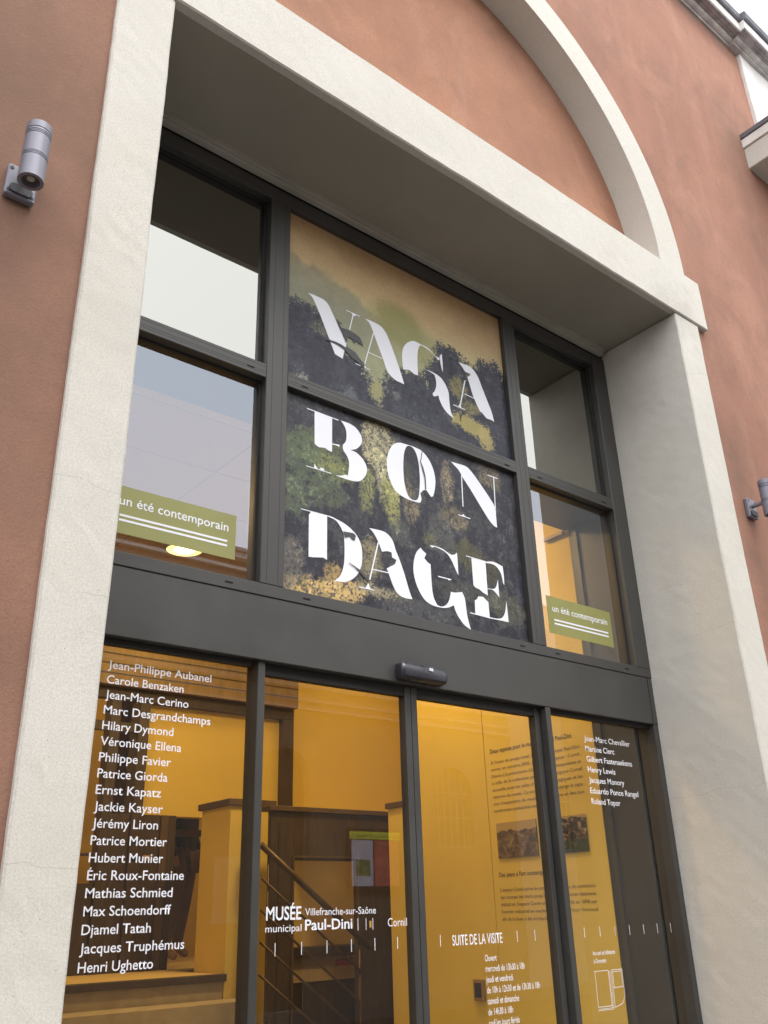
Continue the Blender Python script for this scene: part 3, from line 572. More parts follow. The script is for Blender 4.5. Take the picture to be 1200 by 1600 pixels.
def leaves(C, X, Z):
    """painted leaf clusters: thousands of small strokes, lighter where the light falls on a crown"""
    rs = np.random.RandomState(5); x0, z0 = X[0, 0], Z[0, 0]; dx = X[1, 0] - X[0, 0]; dz = Z[0, 1] - Z[0, 0]; nx, nz = X.shape
    base = C.copy(); lum = base.mean(-1)
    def stroke(cx, cz, a, b, th, col, op):
        r = max(a, b) * 1.3; i0, i1 = int((cx - r - x0) / dx), int((cx + r - x0) / dx) + 2; j0, j1 = int((cz - r - z0) / dz), int((cz + r - z0) / dz) + 2
        i0, j0 = max(i0, 0), max(j0, 0); i1, j1 = min(i1, nx), min(j1, nz)
        if i1 <= i0 or j1 <= j0: return
        xx = X[i0:i1, j0:j1] - cx; zz = Z[i0:i1, j0:j1] - cz; c, s_ = math.cos(th), math.sin(th)
        m = (np.clip(1.25 - ((xx * c + zz * s_) / a) ** 2 - ((-xx * s_ + zz * c) / b) ** 2, 0, 1) * op)[..., None]
        C[i0:i1, j0:j1] = C[i0:i1, j0:j1] * (1 - m) + np.array(col) * m
    W_, H_ = X[-1, 0] - x0, Z[0, -1] - z0
    low = z0 < 3.5
    for k in range(9000):
        cx, cz = x0 + rs.rand() * W_, z0 + rs.rand() * H_
        i, j = min(nx - 1, int((cx - x0) / dx)), min(nz - 1, int((cz - z0) / dz)); L = lum[i, j]; bc = base[i, j]
        if L > 112 and not low: continue
        q = rs.rand(); clump = vnoise(np.array(cx), np.array(cz), 13, 4); clump2 = vnoise(np.array(cx), np.array(cz), 34, 2)
        if clump2 < .42 and q < .6: col, op = bc * .62, .75                         # hollow between the clusters
        elif clump > .56 and clump2 > .5: col, op = bc * 1.22 + np.array((16, 17, 10)) * rs.rand() * 1.6, .7
        else: col, op = bc * (.8 + .4 * q), .5
        a = rs.uniform(.004, .010); stroke(cx, cz, a, a * rs.uniform(.4, .8), rs.rand() * 3.14, col, op)
    # ragged leafy edges: dark strokes thrown outwards over the pale parts
    gx, gz = np.gradient(lum); g = np.hypot(gx, gz); idx = np.argwhere((g > 7) & (lum > 62)); rs.shuffle(idx)
    for i, j in idx[:5200]:
        cx, cz = X[i, j] + rs.normal(0, .007), Z[i, j] + rs.normal(0, .007); q = rs.rand()
        col = np.array((58., 60, 70)) * (.8 + .5 * rs.rand()) if q < .62 else base[i, j] * 1.1
        a = rs.uniform(.003, .008); stroke(cx, cz, a, a * rs.uniform(.35, .7), rs.rand() * 3.14, col, .8)
    def branch(x, z, th, ln, w, col, d):
        n = int(ln / .006)
        for q in range(n):
            x += .006 * math.cos(th); z += .006 * math.sin(th); th += rs.normal(0, .10); ww = w * (1 - .7 * q / max(1, n))
            stroke(x, z, .007, ww, th, col, .85)
            if d and rs.rand() < .12: branch(x, z, th + rs.choice((-1, 1)) * rs.uniform(.4, .9), ln * .45, ww * .7, col, d - 1)
    dk_ = (52., 50, 56)
    if low:
        for x, z, th, ln, w in ((2.66, 3.26, 1.5, .34, .005), (2.46, 3.30, 1.65, .30, .004), (2.93, 3.42, 1.5, .30, .004), (2.36, 2.98, 1.9, .26, .004), (2.40, 2.96, .4, .25, .003), (3.26, 3.62, 1.6, .22, .004), (2.20, 3.02, 1.2, .3, .005), (2.58, 3.5, 1.5, .3, .004)): branch(x, z, th, ln, w, dk_, 2)
    else:
        for x, z, th, ln, w in ((2.14, 4.08, .6, .30, .005), (2.10, 4.05, 1.3, .28, .005), (2.92, 4.05, 1.1, .34, .004), (3.06, 4.05, 1.5, .36, .005), (2.52, 3.93, .9, .2, .003), (3.28, 4.1, 1.4, .34, .005)): branch(x, z, th, ln, w, dk_, 2)
    return C
def srgb(c): c = c / 255.; return np.where(c <= .04045, c / 12.92, ((c + .055) / 1.055) ** 2.4)
def painted_sheet(x0, x1, z0, z1, y, parent, step=.0034):
    nx = int((x1 - x0) / step) + 1; nz = int((z1 - z0) / step) + 1
    X, Z = np.meshgrid(np.linspace(x0, x1, nx), np.linspace(z0, z1, nz), indexing='ij')
    C = leaves(landscape(X, Z), X, Z); gy = C.mean(-1, keepdims=True); C = gy + (C - gy) * .84; C = C + (C - 84) * .08; C = srgb(np.clip(C * (1 + (vnoise(X, Z, 220, 6) - .5)[..., None] * .08), 0, 255))
    co = np.zeros((nx * nz, 3)); co[:, 0] = X.ravel(); co[:, 1] = y; co[:, 2] = Z.ravel()
    i = np.arange(nx * nz).reshape(nx, nz); f = np.stack([i[:-1, :-1], i[1:, :-1], i[1:, 1:], i[:-1, 1:]], -1).reshape(-1, 4)
    me = bpy.data.meshes.new('printed_picture'); me.from_pydata(co.tolist(), [], f.tolist())
    at = me.color_attributes.new('print', 'FLOAT_COLOR', 'POINT')
    at.data.foreach_set('color', np.concatenate([C.reshape(-1, 3), np.ones((nx * nz, 1))], 1).astype(np.float32).ravel())
    m = bpy.data.materials.get('printed_landscape')
    if m is None:
        m, t, b = new_mat('printed_landscape'); a = nd(t, 'ShaderNodeVertexColor', layer_name='print')
        n = noise_node(t, 420, 2, .6, coords(t)); t.links.new(mix(t, .25, a.outputs[0], mix(t, n.outputs[0], (0, 0, 0), a.outputs[0])), b.inputs['Base Color'])
        b.inputs['Roughness'].default_value = .5; b.inputs['Specular IOR Level'].default_value = .35
    me.materials.append(m)
    me.transform(Matrix.Translation(-Vector(parent.location)))
    return link(bpy.data.objects.new('printed_picture', me), parent)
PY = 3.02
M_TWIG = plain('printed_dark_leaves', (.052, .052, .062), .5, var=.3, scale=30)
def poster(label, x0, x1, z0, z1, keys, tw):
    p = thing('poster', label, 'poster', ((x0 + x1) / 2, PY, z0), 'poster sheets filling the middle bays above the doors')
    box('poster_board', x0, x1, PY + .001, PY + .006, z0, z1, M_FRAME, p)
    painted_sheet(x0 + .001, x1 - .001, z0 + .001, z1 - .001, PY, p)
    for k in keys:
        bm = bmesh.new(); loops = LETTERS[k]; q = 0
        if k[0] == 'o': groups = [[smooth_loop(l) for s, l in loops]]
        else: groups = [[smooth_loop(l) if s else [tuple(c) for c in l]] for s, l in loops]
        for gset in groups:
            me = curve_mesh(gset); me.transform(Matrix.Translation((0, PY - .0008 - q * .00025, 0)) @ FACE); q += 1
            bm.from_mesh(me); bpy.data.meshes.remove(me)
        for f in bm.faces: f.material_index = 0
        o = finish(bm, 'letter', M_VINYL, p)
    for i in tw:
        me = curve_mesh([TWIGS[i]]); place_mesh(me, 'printed_twig', M_TWIG, p, Matrix.Translation((0, PY - .0045, 0)) @ FACE)
    return p
L_ = ['v1', 'a2', 'g3', 'a4', 'b5', 'o6', 'n7', 'd8', 'a9', 'g10', 'e11']
poster('upper poster sheet with misty hills and the white letters VAGA', 1.914, 3.4465, ZT1 + .001, 4.9045, L_[:4], (0, 1))
poster('lower poster sheet with dark woodland and white letters BON and DAGE', 1.914, 3.4465, ZH1 + .001, ZT0 - .001, L_[4:], (2, 3, 4))

# ------------------------------------------------------------------ green stickers
def sticker(label, x0, x1, z0, z1, y, cap):
    p = thing('window_sticker', label, 'sticker', ((x0 + x1) / 2, y, z0), 'green stickers on the side panes')
    box('sticker_ground', x0, x1, y - .0012, y - .0004, z0, z1, M_GREEN, p)
    w = x1 - x0
    text('text_line', 'un été contemporain', x0 + w * .075, z0 + (z1 - z0) * .60, y - .0018, cap, M_VINYL, p, width=w * .86, bold=.006)
    for q in (.355, .255): box('printed_rule', x0 + w * .085, x1 - w * .07, y - .0019, y - .0014, z0 + (z1 - z0) * q, z0 + (z1 - z0) * (q + .045), M_VINYL, p)
sticker('olive green sticker reading un été contemporain on the left middle pane', 1.152, 1.707, 2.945, 3.143, UY, .040)
sticker('olive green sticker reading un été contemporain on the right middle pane', 3.650, 4.203, 2.955, 3.168, UY, .040)

# ------------------------------------------------------------------ white lettering on the doors
TY = DY - .0012
def block(label, lines, x, z0, dz, cap, group=None, xs=.80, bold=.004, widths=None):
    p = thing('vinyl_lettering', label, 'lettering', (x, TY, z0))
    if group: p['group'] = group
    for i, s in enumerate(lines): text('text_line', s, x, z0 - dz * i, TY, cap, M_VINYL, p, xs=xs, bold=bold, width=widths[i] if widths else None)
    return p
NAMES = ['Jean-Philippe Aubanel', 'Carole Benzaken', 'Jean-Marc Cerino', 'Marc Desgrandchamps', 'Hilary Dymond', 'Véronique Ellena', 'Philippe Favier', 'Patrice Giorda', 'Ernst Kapatz', 'Jackie Kayser', 'Jérémy Liron', 'Patrice Mortier', 'Hubert Munier', 'Éric Roux-Fontaine', 'Mathias Schmied', 'Max Schoendorff', 'Djamel Tatah', 'Jacques Truphémus', 'Henri Ughetto']
block('white vinyl list of nineteen artist names on the left sidelight glass', NAMES, 1.220, 2.427, (2.427 - 1.453) / 18, .0315, 'artist names on the glass', bold=.007, widths=(.415, .301, .325, .42, .271, .307, .27, .261, .24, .251, .237, .275, .265, .348, .309, .307, .238, .365, .255))
NAMES2 = ['Jean-Marc Chevallier', 'Martine Clerc', 'Gilbert Fastenaekens', 'Henry Lewis', 'Jacques Monory', 'Eduardo Ponce Rangel', 'Roland Topor']
block('white vinyl list of seven artist names on the right sidelight glass', NAMES2, 3.850, 2.400, (2.400 - 2.080) / 6, .0305, 'artist names on the glass', bold=.007, widths=(.388, .241, .385, .228, .293, .404, .237))
p = thing('vinyl_lettering', 'white museum name lettering on the left sliding door', 'lettering', (1.91, TY, 1.55))
text('text_line', 'MUSÉE', 1.908, 1.586, TY, .047, M_VINYL, p, width=.155, bold=.016)
text('text_line', 'Villefranche-sur-Saône', 2.080, 1.598, TY, .027, M_VINYL, p, width=.340)
text('text_line', 'municipal', 1.906, 1.546, TY, .026, M_VINYL, p, width=.158)
text('text_line', 'Paul-Dini', 2.080, 1.548, TY, .038, M_VINYL, p, width=.222, bold=.016)
text('text_line', 'Cornil', 2.480, 1.549, TY, .032, M_VINYL, p, width=.100)
for x in (2.328, 2.368, 2.402): box('rule', x, x + .0022, TY - .0006, TY, 1.540, 1.582, M_VINYL, p)
box('lock_mark', 2.386, 2.396, TY - .0006, TY, 1.548, 1.572, plain('brass_lock', (.45, .27, .06), .4), p)
p = thing('vinyl_tick_marks', 'row of short white vertical tick marks along the door glass', 'tick marks', (1.95, TY, 1.47))
k = 0
while True:
    x = 1.948 + .1155 * k; k += 1
    if x > 4.40: break
    if 2.79 < x < 3.21 or 1.79 < x < 1.86 or 2.59 < x < 2.67 or 3.44 < x < 3.535: continue
    box('tick', x, x + .0028, TY - .0006, TY, 1.466, 1.510, M_VINYL, p)
block('white capitals reading SUITE DE LA VISITE on the right sliding door', ['SUITE DE LA VISITE'], 2.826, 1.466, .1, .042, xs=.62, bold=.008)
block('white opening hours lettering on the right sliding door', ['Ouvert', 'mercredi de 13h30 à 18h', 'jeudi et vendredi', 'de 10h à 12h30 et de 13h30 à 18h', 'samedi et dimanche', 'de 14h30 à 18h', 'sauf les jours fériés'], 3.010, 1.398, .0405, .0265, xs=.66, bold=.002)
p = block('white lettering Accueil et billeterie à Grenette on the right sidelight', ['Accueil et billeterie', 'à Grenette'], 3.726, 1.388, .034, .020, xs=.78)
def outline(name, pts, w, parent):
    bm = bmesh.new()
    for i, (a, b) in enumerate(zip(pts, pts[1:] + pts[:1])):
        a = Vector(a); b = Vector(b); d = (b - a).normalized(); n = Vector((-d.y, d.x)) * w / 2; y = TY - .0003 * (i % 2)
        vs = [bm.verts.new((q.x, y, q.y)) for q in (a - d * w / 2 + n, b + d * w / 2 + n, b + d * w / 2 - n, a - d * w / 2 - n)]; bm.faces.new(vs)
    return finish(bm, name, M_VINYL, parent)
ic = thing('vinyl_door_plan', 'white outline drawing of two building plans under the Grenette lettering', 'drawing', (3.72, TY, 1.16))
outline('plan_outline', [(3.725, 1.320), (3.825, 1.320), (3.825, 1.172), (3.725, 1.172)], .0022, ic)
outline('plan_outline', [(3.829, 1.314), (3.838, 1.314), (3.838, 1.166), (3.829, 1.166)], .0018, ic)
outline('plan_outline', [(3.848, 1.320), (3.930, 1.320), (3.930, 1.205), (3.905, 1.175), (3.848, 1.163)], .0022, ic)
outline('plan_outline', [(3.856, 1.312), (3.922, 1.312), (3.922, 1.245), (3.856, 1.245)], .0022, ic)
outline('plan_outline', [(3.725, 1.163), (3.836, 1.163), (3.836, 1.156), (3.79, 1.159), (3.725, 1.157)], .0018, ic)

# ------------------------------------------------------------------ the lit room behind the glass
def struct(name, *a, **k):
    o = box(name, *a, **k); return tag(o, kind='structure')
struct('interior_floor', -1, 7, 3.001, 9.9, -.3, .01, M_FLOOR)
M_TILEC, t, b = new_mat('ochre_ceiling_boards'); v = coords(t)
bk = nd(t, 'ShaderNodeTexBrick'); bk.offset = .0; bk.inputs['Scale'].default_value = 1; bk.inputs['Mortar Size'].default_value = .006
bk.inputs['Brick Width'].default_value = 1.3; bk.inputs['Row Height'].default_value = .62; bk.inputs['Color1'].default_value = (.46, .34, .14, 1); bk.inputs['Color2'].default_value = (.43, .32, .13, 1); bk.inputs['Mortar'].default_value = (.25, .18, .07, 1)
t.links.new(v, bk.inputs['Vector']); t.links.new(bk.outputs[0], b.inputs['Base Color']); b.inputs['Roughness'].default_value = .8
struct('interior_ceiling', -1, 7, 3.46, 9.9, 4.4, 4.6, M_TILEC)
struct('interior_side_wall', 4.4, 4.52, 3.425, 5.18, 0, 4.4, M_YWALL)
struct('interior_return_wall', 4.521, 6.4, 5.06, 5.18, 0, 4.4, M_YWALL)
struct('interior_right_wall', 6.401, 6.5, 5.06, 9.9, 0, 4.4, M_YWALL)
struct('interior_left_wall', -1.0, -.9, 3.001, 9.9, 0, 4.4, M_YWALL)
struct('interior_front_wall', -.9, .94, 3.001, 3.1, 0, 5.2, M_YWALL)
struct('interior_rear_wall', -.9, 6.4, 9.8, 9.9, 0, 4.4, M_YWALL)
struct('interior_front_wall', 4.60, 6.5, 3.001, 3.1, 0, 5.2, M_YWALL)
struct('roof_slab', -1, 7, 3.001, 9.9, 5.2, 5.4, M_CORN)
struct('interior_bulkhead', -1, 7, 3.461, 9.9, 4.61, 5.19, M_CORN)
LIN = thing('portal_lining', 'dark grey metal lining of the doorway just inside the glass', 'lining', (2.7, 3.12, 0))
M_LIN = painted_metal('lining_paint', (.036, .036, .034), .5)
box('head_panel', .945, 4.56, 3.13, 3.455, 3.875, 5.19, M_LIN, LIN, .002)
box('side_panel', 4.47, 4.55, 3.15, 3.424, .01, 3.874, M_LIN, LIN)
box('side_panel', 4.40, 4.469, 3.13, 3.424, .01, 3.874, M_LIN, LIN, .002)
box('side_strip', 4.388, 4.3995, 3.355, 3.385, .01, 3.872, M_FRAME, LIN)
box('side_panel', .945, .985, 3.13, 3.424, .01, 3.874, M_LIN, LIN, .002)

# upper landing and steps
NOSE = M_DWOOD; M_DROP = wood('brown_ceiling_drop', (.20, .135, .05), (.30, .21, .08))
STP = thing('interior_steps', 'ochre interior steps with dark nosing leading to the raised landing', 'steps', (2, 6, 0))
box('landing', -.9, 3.415, 6.0, 9.79, .01, 1.236, M_STEP, STP)
box('landing_top', -.9, 3.42, 6.03, 9.79, 1.2365, 1.25, M_YCEIL, STP)
box('landing_top', 3.421, 6.4, 7.0, 9.79, 1.2365, 1.25, M_YCEIL, STP)
box('nosing', -.9, 3.43, 5.97, 6.029, 1.205, 1.252, NOSE, STP, .004)
for i in range(6):
    z = 1.10 - .165 * i; y1 = 5.999 - .30 * (i) ; y1 = min(y1, 5.97)
    box('step', -.9, 3.49 if i == 0 else 3.1, 5.70 - .3 * i, 5.99 - (.291 * i), .01, z, M_STEP, STP)
# yellow pier with a brown cap
P1 = thing('interior_pier', 'bright yellow pier with brown cap at the edge of the landing', 'pier', (3.6, 6.2, 1.25))
box('shaft', 3.422, 3.775, 6.0, 6.43, .01, 2.345, M_YWALL, P1)
box('cap', 3.395, 3.80, 5.975, 6.455, 2.3455, 2.392, M_BWOOD, P1, .003)
P2 = thing('interior_pier', 'narrow yellow pier with brown cap beside the dark partition', 'pier', (4.34, 5.3, 0))
box('shaft', 4.33, 4.398, 5.14, 5.30, .01, 2.29, M_YWALL, P2)
box('cap', 4.315, 4.398, 5.12, 5.32, 2.2905, 2.33, M_BWOOD, P2, .003)
# dark partition with doorway, its side return
PT = thing('dark_partition', 'dark brown wooden partition with a doorway under the brown ledge', 'partition', (4, 5.7, 0))
box('panel', 3.555, 3.75, 5.66, 5.70, .01, 2.28, M_DWOOD, PT, .002)
box('panel', 4.305, 4.70, 5.66, 5.70, .01, 2.28, M_DWOOD, PT, .002)
box('panel', 3.7505, 4.3045, 5.66, 5.70, 1.955, 2.28, M_DWOOD, PT, .002)
box('ledge', 3.53, 4.70, 5.635, 5.76, 2.281, 2.316, M_BWOOD, PT, .003)
for a, b2, c, d in ((3.735, 3.7495, .01, 1.97), (4.3055, 4.32, .01, 1.97)): box('door_frame', a, b2, 5.645, 5.6595, c, d, M_BWOOD, PT, .001)
box('panel_line', 3.62, 3.624, 5.656, 5.6595, .1, 2.2, M_BEAD, PT)
box('door_frame', 3.735, 4.32, 5.645, 5.6595, 1.971, 1.985, M_BWOOD, PT, .001)
# small room behind it
box_ = struct('back_room_wall', 4.30, 5.9, 6.95, 6.998, .011, 2.36, M_YCEIL)
DK = thing('counter', 'dark counter with a pale strip carrying a red mark behind the partition doorway', 'counter', (4.8, 6.7, 0))
box('counter_top', 4.2, 5.7, 6.72, 6.94, 1.285, 1.36, M_DWOOD, DK, .003)
box('counter_front', 4.2, 5.7, 6.80, 6.94, .011, 1.10, M_DWOOD, DK)
box('pale_strip', 4.25, 5.6, 6.79, 6.94, 1.102, 1.284, plain('pale_strip', (.55, .45, .25), .7), DK)
box('red_mark', 4.93, 5.12, 6.785, 6.7895, 1.205, 1.255, plain('red_print', (.42, .035, .02), .6), DK)
FL = thing('leaflet', 'blue and white leaflet standing upright before the dark counter', 'leaflet', (5.03, 6.6, .9))
box('sheet', 4.98, 5.10, 6.60, 6.604, .86, 1.12, plain('blue_print', (.02, .07, .22), .5), FL)
for k in range(5): box('print_block', 5.02 + .012 * (k % 2), 5.05 + .012 * (k % 2), 6.597, 6.5995, .90 + .04 * k, .918 + .04 * k, M_VINYL, FL)
# upper back wall, dark framed opening and doors at y = 7
struct('landing_wall', 3.165, 6.4, 7.0, 7.12, 2.36, 4.4, M_YWALL)
FRM = thing('dark_screen', 'dark framed glazed screen and doors standing on the raised landing', 'screen', (3.5, 6.98, 1.25))
box('head_beam', 1.2, 4.575, 6.93, 6.995, 3.235, 3.33, M_DWOOD, FRM, .003)
box('post', 4.455, 4.575, 6.93, 6.995, 2.361, 3.234, M_DWOOD, FRM, .003)
box('post', 3.075, 3.164, 6.93, 7.10, 1.251, 3.234, M_DWOOD, FRM, .003)
box('post', 2.83, 2.915, 6.93, 7.05, 1.251, 3.234, M_DWOOD, FRM, .003)
box('post', 2.25, 2.33, 6.93, 7.05, 1.251, 3.234, M_DWOOD, FRM, .003)
box('rail', 1.2, 3.0745, 6.95, 7.0, 2.985, 3.06, M_DWOOD, FRM, .003)
box('rail', 1.2, 2.8295, 6.95, 7.0, 2.05, 2.07, M_DWOOD, FRM, .002)
box('kick_panel', 1.2, 2.8295, 6.955, 6.995, 1.251, 1.86, M_DWOOD, FRM, .003)
box('kick_panel', 2.9155, 3.0745, 6.955, 6.995, 1.251, 2.36, M_DWOOD, FRM, .003)
box('door_panel', 3.165, 3.33, 6.95, 6.99, 1.251, 2.36, M_DWOOD, FRM, .003)
box('door_panel', 3.335, 3.40, 6.94, 6.985, 1.251, 2.36, M_BWOOD, FRM, .003)
box('door_panel', 3.405, 3.47, 6.95, 6.99, 1.251, 2.36, M_DWOOD, FRM, .003)
box('upper_panel', 1.2, 4.575, 6.86, 6.995, 3.331, 4.39, M_DROP, FRM, .003)
for z in (3.42, 3.50, 3.58, 3.80): box('groove', 1.2, 4.57, 6.856, 6.8598, z, z + .008, M_DWOOD, FRM)
box('notice', 3.20, 3.26, 6.935, 6.9495, 2.02, 2.06, plain('brass_plate', (.4, .26, .08), .4), FRM)
struct('side_passage_wall', 1.2, 3.44, 8.4, 8.5, 1.251, 4.4, M_YWALL)
box('door_header', 3.475, 3.9, 7.3, 7.36, 2.24, 2.29, M_BWOOD, FRM)
struct('passage_wall', 3.9, 6.4, 8.9, 9.0, 1.251, 4.4, M_YWALL)
struct('passage_wall', 3.475, 3.4785, 7.125, 7.5, 1.251, 2.3, M_DWOOD)
# handrail
HR = thing('stair_handrail', 'bronze stair handrail with parallel bars descending to the right', 'handrail', (3.4, 5.4, 0))
sl = (1.394 - 2.032) / (4.199 - 3.319)
bm = bmesh.new(); tube(bm, (3.319, 5.4, 2.032), (4.215, 5.4, 2.032 + sl * .896), .021, 12); finish(bm, 'top_rail', M_RAIL, HR, True)
for dz, xe in ((.20, 4.14), (.39, 4.12), (.575, 4.12), (.76, 4.12)):
    bm = bmesh.new(); tube(bm, (3.33, 5.4, 2.025 - dz), (xe, 5.4, 2.025 - dz + sl * (xe - 3.33)), .009, 8); finish(bm, 'bar', M_RAIL, HR, True)
for x in (3.385, 4.13):
    bm = bmesh.new(); tube(bm, (x, 5.41, .02), (x, 5.41, 2.02 + sl * (x - 3.33)), .007 if x < 4 else .010, 8); finish(bm, 'post', M_RAIL, HR, True)
for i in range(7):
    box('stair_tread', 3.44 + .20 * i, 3.639 + .20 * i, 5.15, 5.62, .011, max(.05, .86 - .13 * i), M_STEP, STP)

# wall panel text, photographs, switch
WX = 4.3985
WT = thing('wall_text', 'dark printed museum history text on the ochre side wall', 'wall text', (WX, 4.3, 1.5))
text('heading', 'Deux espaces pour le musée municipal Paul-Dini', 4.290, 2.548, WX, .030, M_INK, WT, width=.70, side=True, bold=.006)
para = ["À l'instar du projet initial, le musée municipal Paul-Dini", 'ouvre, en octobre 2005, son second espace : Cornil.', "Dévolu à la présentation d'expositions contemporaines et", "à celle de la collection permanente, l'espace Cornil", "accueille aussi les salles d'ateliers pédagogiques et les", 'réserves du musée. Ce second espace prolonge la capa-', "cité d'exposition du musée pour en faire un lieu aux"]
for i, s in enumerate(para): text('text_line', s, 4.292, 2.478 - .0435 * i, WX, .0215, M_INK2, WT, width=.755, side=True, bold=.002)
text('text_line', 'nombreuses modularités muséographiques.', 4.292, 2.478 - .0435 * 7, WX, .0215, M_INK2, WT, width=.56, side=True, bold=.002)
text('heading', "Des jeans à l'art contemporain", 4.290, 1.785, WX, .028, M_INK, WT, width=.44, side=True, bold=.006)
para = ["L'espace Cornil porte le nom de l'entreprise de confection", "qui occupa ses murs jusqu'en 1980. Cet ancien bâtiment", "industriel, l'espace Cornil est à l'origine édifié en 1898 par", "l'ouvrier industriel en machinisme agricole Victor Vermorel"]
for i, s in enumerate(para): text('text_line', s, 4.290, 1.700 - .0415 * i, WX, .0215, M_INK2, WT, width=.755, side=True, bold=.002)
text('text_line', 'afin de le louer à des entreprises.', 4.290, 1.700 - .0415 * 4, WX, .0215, M_INK2, WT, width=.40, side=True, bold=.002)
def photo_mat(name, cols, sc, green=False):
    m, t, b = new_mat(name); v = coords(t); n = noise_node(t, sc, 7, .75, v, .6)
    sz = nd(t, 'ShaderNodeSeparateXYZ'); t.links.new(v, sz.inputs[0])
    c = ramp(t, n.outputs[0], cols)
    skym = math_(t, 'GREATER_THAN', math_(t, 'ADD', sz.outputs[2], math_(t, 'MULTIPLY', math_(t, 'SUBTRACT', noise_node(t, 14, 5, .6, v).outputs[0], .5), .07)), 2.052 if not green else 2.09)
    c = mix(t, skym, c, (.46, .34, .14))
    if green:
        lo = math_(t, 'LESS_THAN', math_(t, 'ADD', sz.outputs[2], math_(t, 'MULTIPLY', n.outputs[0], .05)), 1.99)
        c = mix(t, math_(t, 'MULTIPLY', lo, .8), c, (.035, .06, .02))
    t.links.new(c, b.inputs['Base Color']); b.inputs['Roughness'].default_value = .5; return m
PH = thing('wall_photograph', 'sepia landscape photograph on the side wall below the museum text', 'photograph', (WX, 4.1, 1.9), 'photographs on the side wall')
box('print', WX - .006, WX - .0005, 3.938, 4.278, 1.893, 2.105, photo_mat('sepia_view', [(.35, (.035, .024, .014)), (.5, (.13, .085, .04)), (.65, (.36, .26, .12))], 16), PH)
PH = thing('wall_photograph', 'darker photograph of a crowd and green lawn, right of the sepia view', 'photograph', (WX, 3.7, 1.9), 'photographs on the side wall')
box('print', WX - .006, WX - .0005, 3.548, 3.882, 1.892, 2.100, photo_mat('crowd_view', [(.38, (.012, .010, .008)), (.5, (.05, .035, .02)), (.62, (.45, .33, .17))], 26, True), PH)
SW = thing('card_reader', 'small brown and black card reader on the ochre wall', 'card reader', (WX, 4.53, 1.11))
box('casing', WX - .022, WX - .0005, 4.478, 4.568, 1.085, 1.205, plain('brown_plastic', (.30, .19, .07), .4), SW, .004)
box('window', WX - .024, WX - .0222, 4.495, 4.552, 1.105, 1.185, M_BLACKP, SW)
FX = thing('wall_detector', 'small pale detector box high on the side wall', 'detector', (WX, 3.5, 3.9))
box('casing', WX - .03, WX - .0005, 3.45, 3.62, 3.845, 3.872, plain('detector_plastic', (.30, .22, .14), .5), FX, .004)
# slim vertical rib where the printed panel begins
tag(box('wall_rib', WX - .0035, WX - .0002, 4.345, 4.372, .02, 4.395, M_YWALL), kind='structure')

# ceiling lights (lit)
WARM = (1.0, .66, .26)
def ceiling_light(x, y, z, power, r=.17, label=''):
    t = thing('ceiling_light', label, 'ceiling light', (x, y, z), 'lit round ceiling lights')
    bm = bmesh.new(); lathe(bm, [(r, 0), (r, -.035), (r - .02, -.05), (r - .025, -.04)], (x, y, z), 32); finish(bm, 'lamp_ring', M_TRIM, t, True)
    bm = bmesh.new(); bmesh.ops.create_circle(bm, cap_ends=True, segments=32, radius=r - .026, matrix=Matrix.Translation((x, y, z - .041))); finish(bm, 'diffuser', emissive('lamp_glow', (1, .66, .20), 1.8), t)
    bm = bmesh.new(); bmesh.ops.create_circle(bm, cap_ends=True, segments=32, radius=r * .5, matrix=Matrix.Translation((x, y, z - .0425))); finish(bm, 'bulb_glow', emissive('lamp_core', (1, .80, .40), 6), t)
    ld = bpy.data.lights.new('ceiling_lamp', 'AREA'); ld.shape = 'DISK'; ld.size = r * 1.9; ld.energy = power; ld.color = WARM
    lo = bpy.data.objects.new('lamp_light', ld); lo.location = (0, 0, -.06); link(lo, t)
LP = .47
ceiling_light(3.045, 6.27, 4.395, 14 * LP, .17, 'round lit ceiling light seen through the left pane below the green sticker')
ceiling_light(3.72, 4.5, 4.395, 62 * LP, .17, 'round lit ceiling light just inside the entrance doors')
ceiling_light(1.3, 5.2, 4.395, 34 * LP, .17, 'added round ceiling light, out of view near the left front of the hall')  # unseen fixture added to brighten the left face of the pier
ceiling_light(5.3, 6.1, 4.395, 8 * LP, .17, 'round lit ceiling light near the right back corner of the hall')
ceiling_light(2.3, 7.75, 4.395, 14 * LP, .17, 'round lit ceiling light over the far left of the landing')
ceiling_light(4.8, 8.1, 4.395, 9 * LP, .17, 'round lit ceiling light over the passage behind the landing wall')
ceiling_light(5.0, 6.35, 2.30, 1.3 * LP, .10, 'small lit ceiling light in the low room behind the partition')
struct('back_room_ceiling', 4.46, 5.9, 5.77, 6.94, 2.305, 2.33, M_YCEIL)
